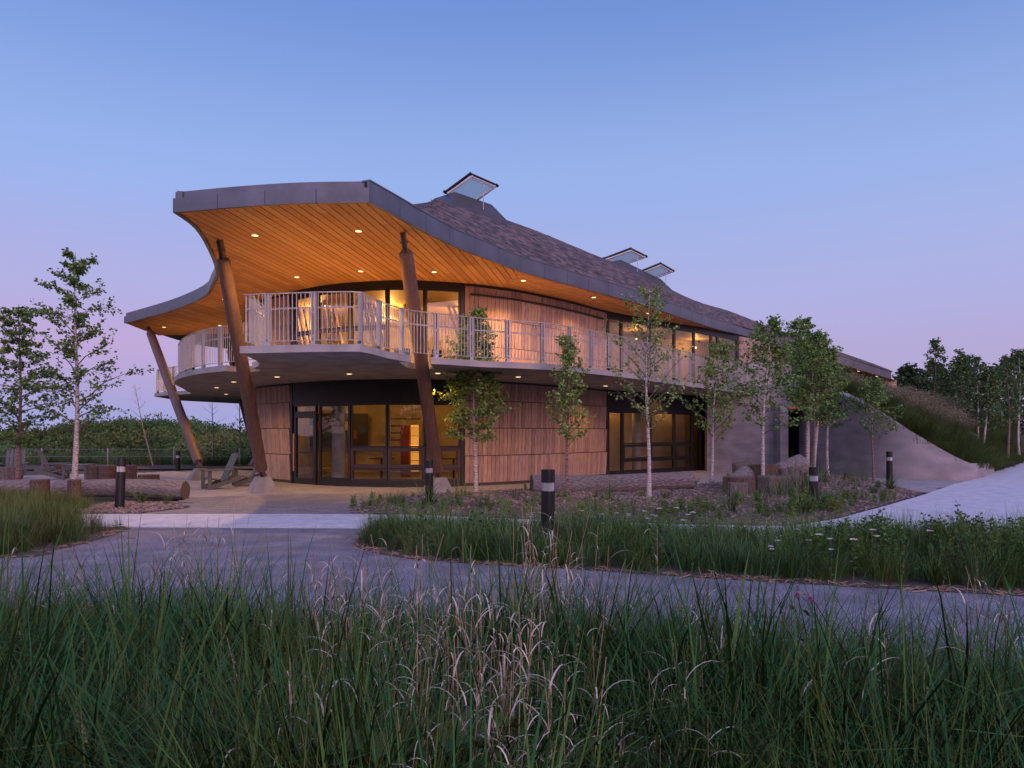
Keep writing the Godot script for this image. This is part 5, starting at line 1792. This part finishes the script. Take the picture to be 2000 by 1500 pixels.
func make_forest() -> void:
	rng.seed = 77
	var kinds := []
	for k in 4:
		var b := MB.new()
		# a crown of leaf clumps spread over several billows
		var lobes := []
		for i in 9:
			var a := rng.randf() * TAU
			lobes.append([Vector3(cos(a) * rng.randf_range(0.3, 1.9), rng.randf_range(-1.2, 1.6), sin(a) * rng.randf_range(0.3, 1.9)), rng.randf_range(0.9, 1.5)])
		for i in 5200:
			var l: Array = lobes[rng.randi() % lobes.size()]
			var dir := Vector3(rng.randfn(), rng.randfn() * 0.8 + 0.25, rng.randfn()).normalized()
			var p: Vector3 = l[0] + dir * l[1] * rng.randf_range(0.75, 1.05)
			var g := rng.randf_range(0.6, 1.4)
			leaf(b, p, (dir + Vector3(rng.randf_range(-1, 1), rng.randf_range(-0.6, 0.4), rng.randf_range(-1, 1))).normalized(), rng.randf_range(0.10, 0.22), Color(g, g, g * 0.9))
		kinds.append(b.mesh())
	var sets := [[], [], [], []]
	var cols := [[], [], [], []]
	for i in 900:
		var d := rng.randf_range(66, 160)
		var x := -d * rng.randf_range(0.28, 0.80)
		var top := crown_top(x, d)
		var s := rng.randf_range(0.6, 1.9) * (0.7 + d / 200.0)
		var k := rng.randi() % 4
		sets[k].append(Transform3D(Basis(Vector3.UP, rng.randf() * TAU).scaled(Vector3(s, s * rng.randf_range(0.8, 1.1), s)), V(x, top - s * 1.9 + rng.randf_range(-1.0, 0.5), d)))
		var g := rng.randf_range(0.55, 1.5)
		cols[k].append(Color(0.066 * g * rng.randf_range(0.75, 1.4), 0.112 * g, 0.043 * g))
	var wood := Node3D.new()
	wood.name = "woodland"
	add_child(wood)
	wood.set_meta("kind", "stuff")
	wood.set_meta("label", "distant wood of rounded green crowns on the low hill at the left")
	wood.set_meta("category", "woodland")
	for i in 26:
		var k := i % 4
		var az := lerpf(-1.2, 1.2, i / 25.0)
		var dist := rng.randf_range(44, 62)
		var sc := rng.randf_range(1.7, 2.6)
		sets[k].append(Transform3D(Basis(Vector3.UP, i).scaled(Vector3(sc, sc * 1.1, sc)), Vector3(sin(az) * dist, sc * 1.3, cos(az) * dist)))
		cols[k].append(Color(0.05, 0.08, 0.035))
	for k in 4:
		many("crowns", kinds[k], M.forest, sets[k], cols[k], wood)

func crown_top(x: float, d: float) -> float:
	# tops rise with distance towards a low crest
	var ang := x / d
	var crest := 0.5 + 2.6 * exp(-pow((ang + 0.50) / 0.11, 2.0)) - 0.4 * smoothstep(-0.42, -0.3, ang) + 0.4
	return lerpf(-2.4, crest * 1.0 - 1.0, smoothstep(64, 135, d))

# ------------------------------------------------------------------ grasses and flowers
func blade(b: MB, base: Vector3, az: float, length: float, lean: float, bend: float, width: float, col: Color, segs := 4) -> void:
	var p := base
	var tilt := lean
	var out := Vector3(cos(az), 0, sin(az))
	var side := Vector3(-sin(az), 0, cos(az))
	var prev_l := p - side * width * 0.5
	var prev_r := p + side * width * 0.5
	for i in segs:
		var u := float(i + 1) / segs
		var dir := Vector3.UP * cos(tilt) + out * sin(tilt)
		p += dir * length / segs
		tilt += bend / segs * (0.6 + u)
		var w := width * (1.0 - pow(u, 1.6)) * 0.5
		var nrm := (out * cos(tilt) * -1.0 + Vector3.UP * sin(tilt)).normalized()
		if nrm.y < 0:
			nrm = -nrm
		nrm = (nrm + Vector3.UP * 0.6).normalized()
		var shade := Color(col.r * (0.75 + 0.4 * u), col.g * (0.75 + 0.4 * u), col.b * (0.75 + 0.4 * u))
		var l := p - side * w
		var r := p + side * w
		if i < segs - 1:
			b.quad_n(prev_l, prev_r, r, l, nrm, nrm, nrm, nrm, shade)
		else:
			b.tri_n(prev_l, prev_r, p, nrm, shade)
		prev_l = l; prev_r = r

func tuft(n: int, radius: float, h0: float, h1: float, width: float, lean: float, bend: float, dry := 0.0) -> ArrayMesh:
	var b := MB.new()
	for i in n:
		var a := rng.randf() * TAU
		var rr := radius * sqrt(rng.randf())
		var g := rng.randf_range(0.7, 1.3)
		var col := Color(g * rng.randf_range(0.8, 1.15), g, g * rng.randf_range(0.8, 1.15))
		if rng.randf() < dry:
			col = Color(3.6, 1.5, 2.4) * rng.randf_range(0.5, 0.9)
		blade(b, Vector3(cos(a) * rr, -0.02, sin(a) * rr), a + rng.randf_range(-0.9, 0.9), rng.randf_range(h0, h1), rng.randf_range(0.0, lean), rng.randf_range(0.2, bend), width * rng.randf_range(0.6, 1.25), col)
	return b.mesh()

func sprig(n: int, h: float) -> ArrayMesh:
	# a leafy forb: upright stems with paired leaves
	var b := MB.new()
	for i in n:
		var a := rng.randf() * TAU
		var base := Vector3(cos(a) * rng.randf() * 0.09, -0.02, sin(a) * rng.randf() * 0.09)
		var lean := Vector3(cos(a), 0, sin(a)) * rng.randf_range(0.0, 0.3)
		var hh := h * rng.randf_range(0.6, 1.1)
		var top := base + Vector3(0, hh, 0) + lean * hh
		b.tube([base, top], [0.005, 0.002], 4, Color(0.8, 0.9, 0.6), false)
		for k in 22:
			var u := lerpf(0.12, 1.0, k / 21.0)
			var az := k * 2.4 + a
			var g := rng.randf_range(0.75, 1.35)
			leaf(b, base.lerp(top, u), Vector3(cos(az), rng.randf_range(0.0, 0.7), sin(az)).normalized(), rng.randf_range(0.05, 0.09) * (1.15 - u * 0.5), Color(g, g * 1.05, g * 0.8))
	return b.mesh()

func fill(called: String, pl: PackedVector2Array, kinds: Array, count: int, col: Color, s0: float, s1: float, label: String, category: String, ground := 0.02, density = null, baked := false) -> void:
	var lo := pl[0]
	var hi := pl[0]
	for q in pl:
		lo = lo.min(q); hi = hi.max(q)
	var sets := []
	var cols := []
	for k in kinds:
		sets.append([]); cols.append([])
	for i in count:
		var p := Vector2(rng.randf_range(lo.x, hi.x), rng.randf_range(lo.y, hi.y))
		if not Geometry2D.is_point_in_polygon(p, pl):
			continue
		var k := rng.randi() % kinds.size()
		var s := rng.randf_range(s0, s1)
		if density != null:
			var f: float = density.call(p)
			if rng.randf() > 0.35 + f:
				continue
			s *= 0.42 + 0.58 * maxf(f, 0.2)
		sets[k].append(Transform3D(Basis.from_euler(Vector3(rng.randf_range(-0.12, 0.12), rng.randf() * TAU, rng.randf_range(-0.12, 0.12))).scaled(Vector3(s, s, s)), V(p.x, ground, p.y)))
		var g := rng.randf_range(0.65, 1.35)
		cols[k].append(Color(col.r * g * rng.randf_range(0.75, 1.35), col.g * g, col.b * g * rng.randf_range(0.75, 1.4)))
	var root := Node3D.new()
	root.name = named(called, self)
	add_child(root)
	root.set_meta("kind", "stuff"); root.set_meta("label", label); root.set_meta("category", category)
	if not baked:
		for k in kinds.size():
			many("tufts", kinds[k], M.grass, sets[k], cols[k], root)
		return
	# dense grass: joined into a few meshes, one per tint
	var tints := 7
	for j in tints:
		var b := MB.new()
		var mean := Color(0, 0, 0)
		var n := 0
		for k in kinds.size():
			var arr: Array = kinds[k].surface_get_arrays(0)
			var vs: PackedVector3Array = arr[Mesh.ARRAY_VERTEX]
			var ns: PackedVector3Array = arr[Mesh.ARRAY_NORMAL]
			var cs: PackedColorArray = arr[Mesh.ARRAY_COLOR]
			for i in range((j + k) % tints, sets[k].size(), tints):
				var xf: Transform3D = sets[k][i]
				b.v.append_array(xf * vs)
				b.n.append_array(Transform3D(xf.basis.orthonormalized()) * ns)
				b.c.append_array(cs)
				mean += cols[k][i]; n += 1
		if n == 0:
			continue
		var m := leafy(0.4, 0.8)
		var lift := 0.6 + 0.13 * ((j * 3) % tints)
		m.albedo_color = Color(col.r * lift * (1.5 - 0.14 * j), col.g * lift, col.b * lift * (0.7 + 0.08 * j)).linear_to_srgb()
		put("tufts", b.mesh(), m, root).set_meta("kind", "stuff")

func make_plants() -> void:
	rng.seed = 4242
	var broad := []
	for i in 4:
		broad.append(tuft(56, 0.13, 0.4, 1.15, 0.009 + 0.0025 * i, 0.7, 2.4 + 0.5 * i, 0.04))
	var fine := []
	for i in 4:
		fine.append(tuft(60, 0.14, 0.3, 0.75, 0.006, 0.5, 1.3, 0.05))
	# wide tufts carry most of the blades, so that few of them overlap
	var broad_wide := []
	var fine_wide := []
	for i in 5:
		broad_wide.append(tuft(350, 0.42, 0.35, 1.1, 0.0065 + 0.0025 * i, 0.95, 2.5 + 0.45 * i, 0.05))
		fine_wide.append(tuft(250, 0.40, 0.3, 0.8, 0.006, 0.55, 1.4, 0.06))
	var sprigs := [sprig(7, 0.55), sprig(6, 0.65), sprig(8, 0.45)]
	var deep := Color(0.048, 0.105, 0.030)
	var olive := Color(0.115, 0.15, 0.045)
	var clump := FastNoiseLite.new()
	clump.seed = 5; clump.frequency = 0.55
	var tall := func(p: Vector2) -> float: return clampf((0.36 + edge_distance(p, meadow) * 0.55) * (0.95 + 1.0 * clump.get_noise_2d(p.x, p.y)), 0.12, 1.25)
	var near_meadow := poly([Vector2(-5.6, 5.98), Vector2(-2, 5.7), Vector2(2, 4.95), Vector2(5.2, 4.05), Vector2(5.2, 0.9), Vector2(-5.6, 0.9)])
	var tall_wide := func(p: Vector2) -> float: return 0.0 if edge_distance(p, meadow) < 0.3 else clampf((0.36 + edge_distance(p, meadow) * 0.55) * (0.95 + 1.0 * clump.get_noise_2d(p.x, p.y)), 0.25, 1.25)
	fill("meadow_grass", near_meadow, broad_wide, 600, deep, 0.75, 1.05, "broad bladed dark green grass across the foreground", "grass", 0.0, tall_wide, true)
	fill("meadow_grass", near_meadow, fine_wide, 300, Color(0.085, 0.115, 0.034), 0.8, 1.25, "thin bladed grass of the foreground meadow", "grass", 0.0, tall_wide, true)
	fill("meadow_grass", near_meadow, broad, 750, deep, 0.7, 1.15, "tall dark green grass across the foreground", "grass", 0.0, tall, true)
	fill("meadow_grass", near_meadow, fine, 350, Color(0.085, 0.115, 0.034), 0.75, 1.25, "fine stemmed grass mixed through the foreground meadow", "grass", 0.0, tall, true)
	var near_edge := func(p: Vector2) -> float: return clampf((0.4 + edge_distance(p, bed_right) * 0.8) * (0.85 + 0.9 * clump.get_noise_2d(p.x * 1.5 + 40.0, p.y * 1.5)), 0.1, 1.0)
	var bed_seen: PackedVector2Array = Geometry2D.intersect_polygons(bed_right, poly([Vector2(-4, 5), Vector2(9.5, 5), Vector2(9.5, 14), Vector2(-4, 14)]))[0]
	var inside := func(p: Vector2) -> float: return 0.0 if edge_distance(p, bed_right) < 0.26 else clampf((0.4 + edge_distance(p, bed_right) * 0.8) * (0.85 + 0.9 * clump.get_noise_2d(p.x * 1.5 + 40.0, p.y * 1.5)), 0.25, 1.0)
	fill("bed_grass", bed_seen, fine_wide, 750, Color(0.12, 0.195, 0.06), 0.55, 1.15, "thin bladed green grass of the long bed between the two paths", "grass", 0.03, inside)
	fill("bed_grass", bed_seen, fine, 1100, Color(0.12, 0.195, 0.06), 0.55, 1.2, "green grass of the long bed between the two paths", "grass", 0.03, near_edge)
	fill("bed_grass", bed_seen, broad, 800, Color(0.078, 0.145, 0.042), 0.4, 0.85, "broad bladed grass of the long bed between the two paths", "grass", 0.03, near_edge)
	var leafy_bed := poly([Vector2(3.5, 8.6), Vector2(9, 7.0), Vector2(16, 5.0), Vector2(16, 9.4), Vector2(9, 9.7), Vector2(4.5, 10.3)])
	fill("leafy_forbs", leafy_bed, sprigs, 800, Color(0.075, 0.135, 0.045), 0.7, 1.15, "leafy dark green wildflower stems on the right of the long bed", "wildflowers", 0.03)
	var forb_mid := poly([Vector2(-2.1, 12.4), Vector2(-2.1, 10.6), Vector2(-0.5, 9.7), Vector2(3.5, 8.6), Vector2(4.5, 10.3), Vector2(1, 11.4)])
	fill("leafy_forbs", forb_mid, sprigs, 330, Color(0.085, 0.145, 0.05), 0.4, 0.8, "scattered leafy stems on the left of the long bed", "wildflowers", 0.03)
	var left_edge := func(p: Vector2) -> float: return clampf(0.45 + edge_distance(p, bed_left) * 0.9, 0, 1)
	var near_left := poly([Vector2(-16, 9.3), Vector2(-12, 9.35), Vector2(-6.8, 9.85), Vector2(-6.5, 10.4), Vector2(-6.45, 11.2), Vector2(-6.7, 12.8), Vector2(-7.9, 13.4), Vector2(-8.6, 14.4), Vector2(-9.2, 16.4), Vector2(-16, 16.8)])
	var left_inside := func(p: Vector2) -> float: return 0.0 if edge_distance(p, bed_left) < 0.26 else clampf(0.45 + edge_distance(p, bed_left) * 0.9, 0, 1)
	fill("bed_grass", near_left, fine_wide, 700, olive, 0.55, 0.95, "thin olive green grass of the left bed beside the asphalt path", "grass", 0.03, left_inside)
	fill("bed_grass", near_left, fine, 800, olive, 0.55, 0.95, "olive green grass of the left bed beside the asphalt path", "grass", 0.03, left_edge)
	# grass on the bank
	var bank_x := []
	var bank_c := []
	var rows := bank_rows()
	for i in 1000:
		var r := rng.randi() % 11
		var row0: Array = rows[r]
		var row1: Array = rows[r + 1]
		var f := rng.randf()
		var p := bank_pt([row0[0].lerp(row1[0], f), row0[1].lerp(row1[1], f)], rng.randf())
		var s := rng.randf_range(0.7, 1.2)
		bank_x.append(Transform3D(Basis(Vector3.UP, rng.randf() * TAU).scaled(Vector3(s * 1.4, s, s * 1.4)), p - Vector3(0, 0.04, 0)))
		var g := rng.randf_range(0.7, 1.3)
		bank_c.append(Color(0.095 * g, 0.125 * g, 0.034 * g))
	var bg := many("bank_grass", fine_wide[0], M.grass, bank_x, bank_c)
	tag(bg, "green grass growing over the bank right of the building", "grass")
	# pinkish plumes near the crest
	var pb := MB.new()
	for i in 26:
		var a := rng.randf() * TAU
		blade(pb, Vector3(cos(a) * 0.1, 0, sin(a) * 0.1), a, rng.randf_range(0.7, 1.15), rng.randf_range(0, 0.3), 0.5, 0.006, Color(0.8, 0.8, 0.7))
		var top := Vector3(cos(a) * 0.3, rng.randf_range(0.7, 1.1), sin(a) * 0.3)
		for k in 10:
			leaf(pb, top + Vector3(rng.randf_range(-1, 1) * 0.12, rng.randf_range(-0.2, 0.2), rng.randf_range(-1, 1) * 0.12), Vector3(rng.randf_range(-1, 1), rng.randf_range(0.2, 1), rng.randf_range(-1, 1)).normalized(), 0.05, Color(1.2, 1.0, 1.0))
	var plume := pb.mesh()
	var px := []
	var pc := []
	for i in 430:
		var r := rng.randi() % 9
		var f := rng.randf()
		var p := bank_pt([rows[r][0].lerp(rows[r + 1][0], f), rows[r][1].lerp(rows[r + 1][1], f)], rng.randf_range(0.3, 0.92))
		px.append(Transform3D(Basis(Vector3.UP, rng.randf() * TAU).scaled(Vector3.ONE * rng.randf_range(0.6, 1.0)), p))
		var g := rng.randf_range(0.8, 1.2)
		pc.append(Color(0.17 * g, 0.155 * g, 0.10 * g))
	tag(many("plume_grass", plume, M.straw, px, pc), "pinkish plumed grass along the crest below the low roof end", "grass")
	# rough grass beyond the terrace
	var rough := poly([Vector2(-30, 35), Vector2(-9, 35.5), Vector2(-10, 48), Vector2(-17, 64), Vector2(-45, 64)])
	var gx := []
	var gc := []
	for i in 1100:
		var p := Vector2(rng.randf_range(-45, -9), rng.randf_range(35, 64))
		if Geometry2D.is_point_in_polygon(p, rough):
			var s := rng.randf_range(0.9, 1.7)
			gx.append(Transform3D(Basis(Vector3.UP, rng.randf() * TAU).scaled(Vector3(s * 1.5, s, s * 1.5)), V(p.x, hill(p.x, p.y), p.y)))
			var g := rng.randf_range(0.7, 1.3)
			gc.append(Color(0.12 * g, 0.16 * g, 0.06 * g))
	tag(many("rough_grass", fine_wide[1], M.grass, gx, gc), "rough green grass beyond the terrace on the left", "grass")
	var weeds := [sprig(5, 0.3), tuft(26, 0.1, 0.15, 0.45, 0.006, 0.6, 1.2), tuft(18, 0.07, 0.2, 0.6, 0.005, 0.4, 1.0), sprig(4, 0.42)]
	var front_more := func(p: Vector2) -> float: return clampf(1.0 - (p.y - 13.0) / 5.5 + (0.35 if p.x > 5.0 else 0.0), 0.0, 1.0) - 0.2
	fill("mulch_weeds", mulch_bed, weeds, 1700, Color(0.105, 0.165, 0.055), 0.6, 1.3, "scattered small weeds and grasses over the mulch bed", "weeds", 0.1, front_more)
	dry_stalks()
	flowers()
	# single tufts in the mulch
	var spots := [[-3.0, 15.5, 0.5], [-2.6, 16.2, 0.62], [-2.35, 15.6, 0.75], [-1.75, 15.9, 0.8], [-1.3, 16.6, 0.7], [-1.2, 17.6, 0.95], [-0.6, 15.4, 0.6], [0.1, 17.3, 0.5], [0.5, 16.2, 0.6], [2.1, 16.5, 0.75], [2.4, 15.0, 0.5], [3.6, 15.7, 0.6], [4.3, 14.4, 0.85], [4.9, 16.4, 0.55], [5.0, 15.0, 1.0], [5.5, 14.2, 0.7], [6.1, 17.1, 1.1], [6.6, 18.2, 1.25], [7.4, 18.6, 1.2], [7.0, 16.2, 0.7], [6.2, 15.2, 1.0], [7.6, 19.8, 1.0], [8.4, 19.2, 0.8], [8.6, 21.6, 1.1], [9.3, 22.4, 1.2], [9.9, 21.2, 0.7], [10.5, 22.9, 0.9], [10.3, 20.2, 0.6], [10.9, 21.4, 0.6], [11.3, 23.8, 0.7], [9.2, 18.9, 0.5], [8.0, 17.4, 0.55], [-7.7, 16.6, 0.55], [-8.4, 16.8, 0.6]]
	var names := []
	var first: Node3D = null
	for i in spots.size():
		var q: Array = spots[i]
		var o := put("grass_tuft", fine[i % 4] if i % 3 else broad[i % 4], tuft_mat(i), self, Transform3D(Basis(Vector3.UP, i * 1.3).scaled(Vector3(q[2] * 1.3, q[2] * 1.05, q[2] * 1.3)), V(q[0], 0.13 if q[0] > -4 else 0.08, q[1])))
		tag(o, "small green grass tuft planted in the wood chip mulch", "grass tuft", "single grass tufts in the mulch beds")

func tuft_mat(i: int) -> StandardMaterial3D:
	var key := "tuft%d" % (i % 3)
	if not M.has(key):
		var m := leafy(0.4, 0.6)
		m.albedo_color = [Color(0.10, 0.16, 0.05), Color(0.08, 0.135, 0.05), Color(0.115, 0.165, 0.055)][i % 3].linear_to_srgb()
		M[key] = m
	return M[key]

func dry_stalks() -> void:
	rng.seed = 99
	var b := MB.new()
	# [x, d, how many, height]
	for q in [[-2.35, 5.6, 9, 1.1], [-2.6, 5.9, 6, 0.95], [-1.0, 4.6, 16, 0.95], [-0.75, 4.2, 14, 0.9], [-0.35, 4.2, 14, 1.15], [-0.2, 3.6, 18, 0.95], [0.25, 4.9, 16, 1.2], [0.15, 3.4, 16, 0.95], [0.45, 4.6, 10, 1.1], [1.35, 4.7, 6, 0.95], [-4.1, 5.6, 6, 1.0], [-3.5, 4.2, 5, 0.7], [0.75, 3.2, 8, 0.75], [1.6, 3.5, 10, 0.8], [2.8, 4.4, 6, 0.9], [-0.9, 2.9, 8, 0.8], [1.1, 4.0, 6, 0.8], [-0.12, 2.55, 14, 0.85], [0.06, 2.9, 14, 0.95], [-0.28, 3.0, 10, 0.9], [-0.6, 3.4, 10, 0.9], [3.4, 4.0, 5, 0.9], [-3.0, 5.2, 6, 0.9], [0.4, 2.7, 8, 0.8]]:
		for i in int(q[2] * 1.5):
			var base := V(q[0] + rng.randfn() * 0.16, 0.0, q[1] + rng.randfn() * 0.14)
			var az := rng.randf() * TAU
			var k := rng.randf_range(0.7, 1.15)
			var col := Color(0.42 * k, 0.29 * k, 0.185 * k)
			var h: float = q[3] * rng.randf_range(0.6, 1.0)
			var tilt := rng.randf_range(0.02, 0.35)
			var out := Vector3(cos(az), 0, sin(az))
			var pts := []
			var rad := []
			for j in 6:
				var u := j / 5.0
				pts.append(base + (Vector3.UP * cos(tilt * u) + out * sin(tilt)) * h * u)
				rad.append(lerpf(0.0034, 0.0014, u))
			b.tube(pts, rad, 4, col, false)
			# curling dead leaves hang from the stalk
			for c in rng.randi_range(2, 4):
				var u := rng.randf_range(0.35, 0.95)
				var p: Vector3 = base + (Vector3.UP * cos(tilt * u) + out * sin(tilt)) * h * u
				var kk := rng.randf_range(0.85, 1.3)
				blade(b, p, rng.randf() * TAU, rng.randf_range(0.12, 0.34), rng.randf_range(0.3, 0.9), rng.randf_range(2.0, 4.2), 0.0075, Color(0.56 * kk, 0.46 * kk, 0.35 * kk), 9)
	var o := put("dry_grass", b.mesh(), M.straw)
	o.set_meta("kind", "stuff")
	tag(o, "dry tan stalks with curled dead blades rising from the foreground grass", "dry grass")
	# green seed heads
	var g := MB.new()
	for i in 150:
		var d := rng.randf_range(2.6, 5.4)
		var x := rng.randf_range(-0.72, 0.72) * d
		if not Geometry2D.is_point_in_polygon(Vector2(x, d), meadow):
			continue
		var base := V(x, 0.0, d)
		var h := rng.randf_range(0.55, 0.95)
		var lean := Vector3(rng.randfn() * 0.12, 0, rng.randfn() * 0.12)
		var top := base + Vector3(0, h, 0) + lean
		g.tube([base, base.lerp(top, 0.6) - lean * 0.15, top], [0.002, 0.0016, 0.001], 4, Color(0.10, 0.13, 0.06), false)
		for k in 26:
			var u := rng.randf_range(0.78, 1.0)
			leaf(g, base.lerp(top, u), Vector3(rng.randf_range(-0.6, 0.6), rng.randf_range(0.4, 1), rng.randf_range(-0.6, 0.6)).normalized(), rng.randf_range(0.006, 0.014), Color(0.15, 0.15, 0.09))
	var gs := put("seed_heads", g.mesh(), M.straw)
	gs.set_meta("kind", "stuff")
	tag(gs, "slender green seed heads standing above the foreground grass", "grass")

func flowers() -> void:
	rng.seed = 31
	var white := MB.new()
	for k in 7:
		var a := k * 0.9
		var c := Vector3(cos(a) * 0.03, 0.5 + rng.randf() * 0.012, sin(a) * 0.03)
		for j in 6:
			leaf(white, c, Vector3(cos(j), 0.25, sin(j)).normalized(), 0.02, Color(0.6, 0.58, 0.6))
	var stem := MB.new()
	stem.tube([Vector3.ZERO, Vector3(0.01, 0.5, 0)], [0.004, 0.002], 4, Color(0.06, 0.1, 0.04), false)
	for i in 8:
		leaf(stem, Vector3(0, 0.1 + i * 0.045, 0), Vector3(cos(i * 2.4), 0.4, sin(i * 2.4)).normalized(), 0.06, Color(0.05, 0.09, 0.04))
	var wm := white.mesh()
	var sm := stem.mesh()
	var spots := []
	for i in 26:
		spots.append(Vector2(rng.randf_range(0.2, 2.6), rng.randf_range(10.4, 11.4)))
	for i in 11:
		spots.append(Vector2(rng.randf_range(2.6, 5.2), rng.randf_range(8.3, 10.4)))
	for i in 5:
		spots.append(Vector2(rng.randf_range(3.4, 4.6), rng.randf_range(8.0, 8.6)))
	for p in spots:
		var t := thing("yarrow_plant", "white flat topped wildflower on a thin stem in the long bed", "flower", V(p.x, 0.03, p.y), rng.randf() * TAU, "white wildflowers in the long bed")
		t.scale = Vector3.ONE * rng.randf_range(0.6, 0.95)
		put("flower_head", wm, M.straw, t)
		put("stem", sm, M.straw, t)
	var pink := MB.new()
	for j in 40:
		var dir := Vector3(rng.randfn(), rng.randfn() + 0.5, rng.randfn()).normalized()
		leaf(pink, Vector3(0, 0.5, 0) + dir * 0.006, dir, 0.016, Color(0.42, 0.16, 0.34))
	var pmesh := pink.mesh()
	for q in [[-0.55, 10.4, "pink clover flower in the long bed left of the middle bollard"], [-0.4, 10.2, "pink clover flower next to another, nearest the asphalt in the long bed"], [-1.3, 10.9, "pale pink flower near the left tip of the long bed"], [1.75, 4.55, "pink clover head at the right end of the foreground grass, upper one"], [1.79, 4.45, "pink clover head at the right end of the foreground grass, lower one"]]:
		var t := thing("clover_flower", q[2], "flower", V(q[0], 0.05, q[1]), 0.0)
		t.scale = Vector3.ONE * (1.3 if q[1] > 8 else 1.2)
		put("flower_head", pmesh, M.straw, t)
		put("stem", sm, M.straw, t)
	# big leaved burdock in the foreground
	var bd := thing("burdock_plant", "low plant with very large pale green leaves in the foreground grass", "plant", V(-0.35, 0.0, 2.75), 0.0)
	for i in 6:
		var b := MB.new()
		var az := i * 1.15 + 0.3
		var dir := Vector3(cos(az), 0.55, sin(az)).normalized()
		var side := dir.cross(Vector3.UP).normalized()
		var o := Vector3(cos(az), 0, sin(az)) * 0.05 + Vector3(0, 0.3 + 0.08 * (i % 3), 0)
		var prev := []
		for j in 9:
			var u := j / 8.0
			var w := sin(PI * pow(u, 0.65)) * 0.14
			var c := o + dir * 0.38 * u + Vector3(0, -0.12 * u * u, 0)
			var wav := 0.02 * sin(j * 2.3 + i)
			var cur := [c - side * w + Vector3(0, 0.03 + wav, 0), c, c + side * w + Vector3(0, 0.03 - wav, 0)]
			if j > 0:
				for k in 2:
					b.quad(prev[k], prev[k + 1], cur[k + 1], cur[k], Color(0.10, 0.14, 0.045))
			prev = cur
		b.tube([Vector3(0, 0, 0), o], [0.008, 0.006], 5, Color(0.08, 0.1, 0.05), false)
		put("leaf", b.mesh(), M.grass, bd)
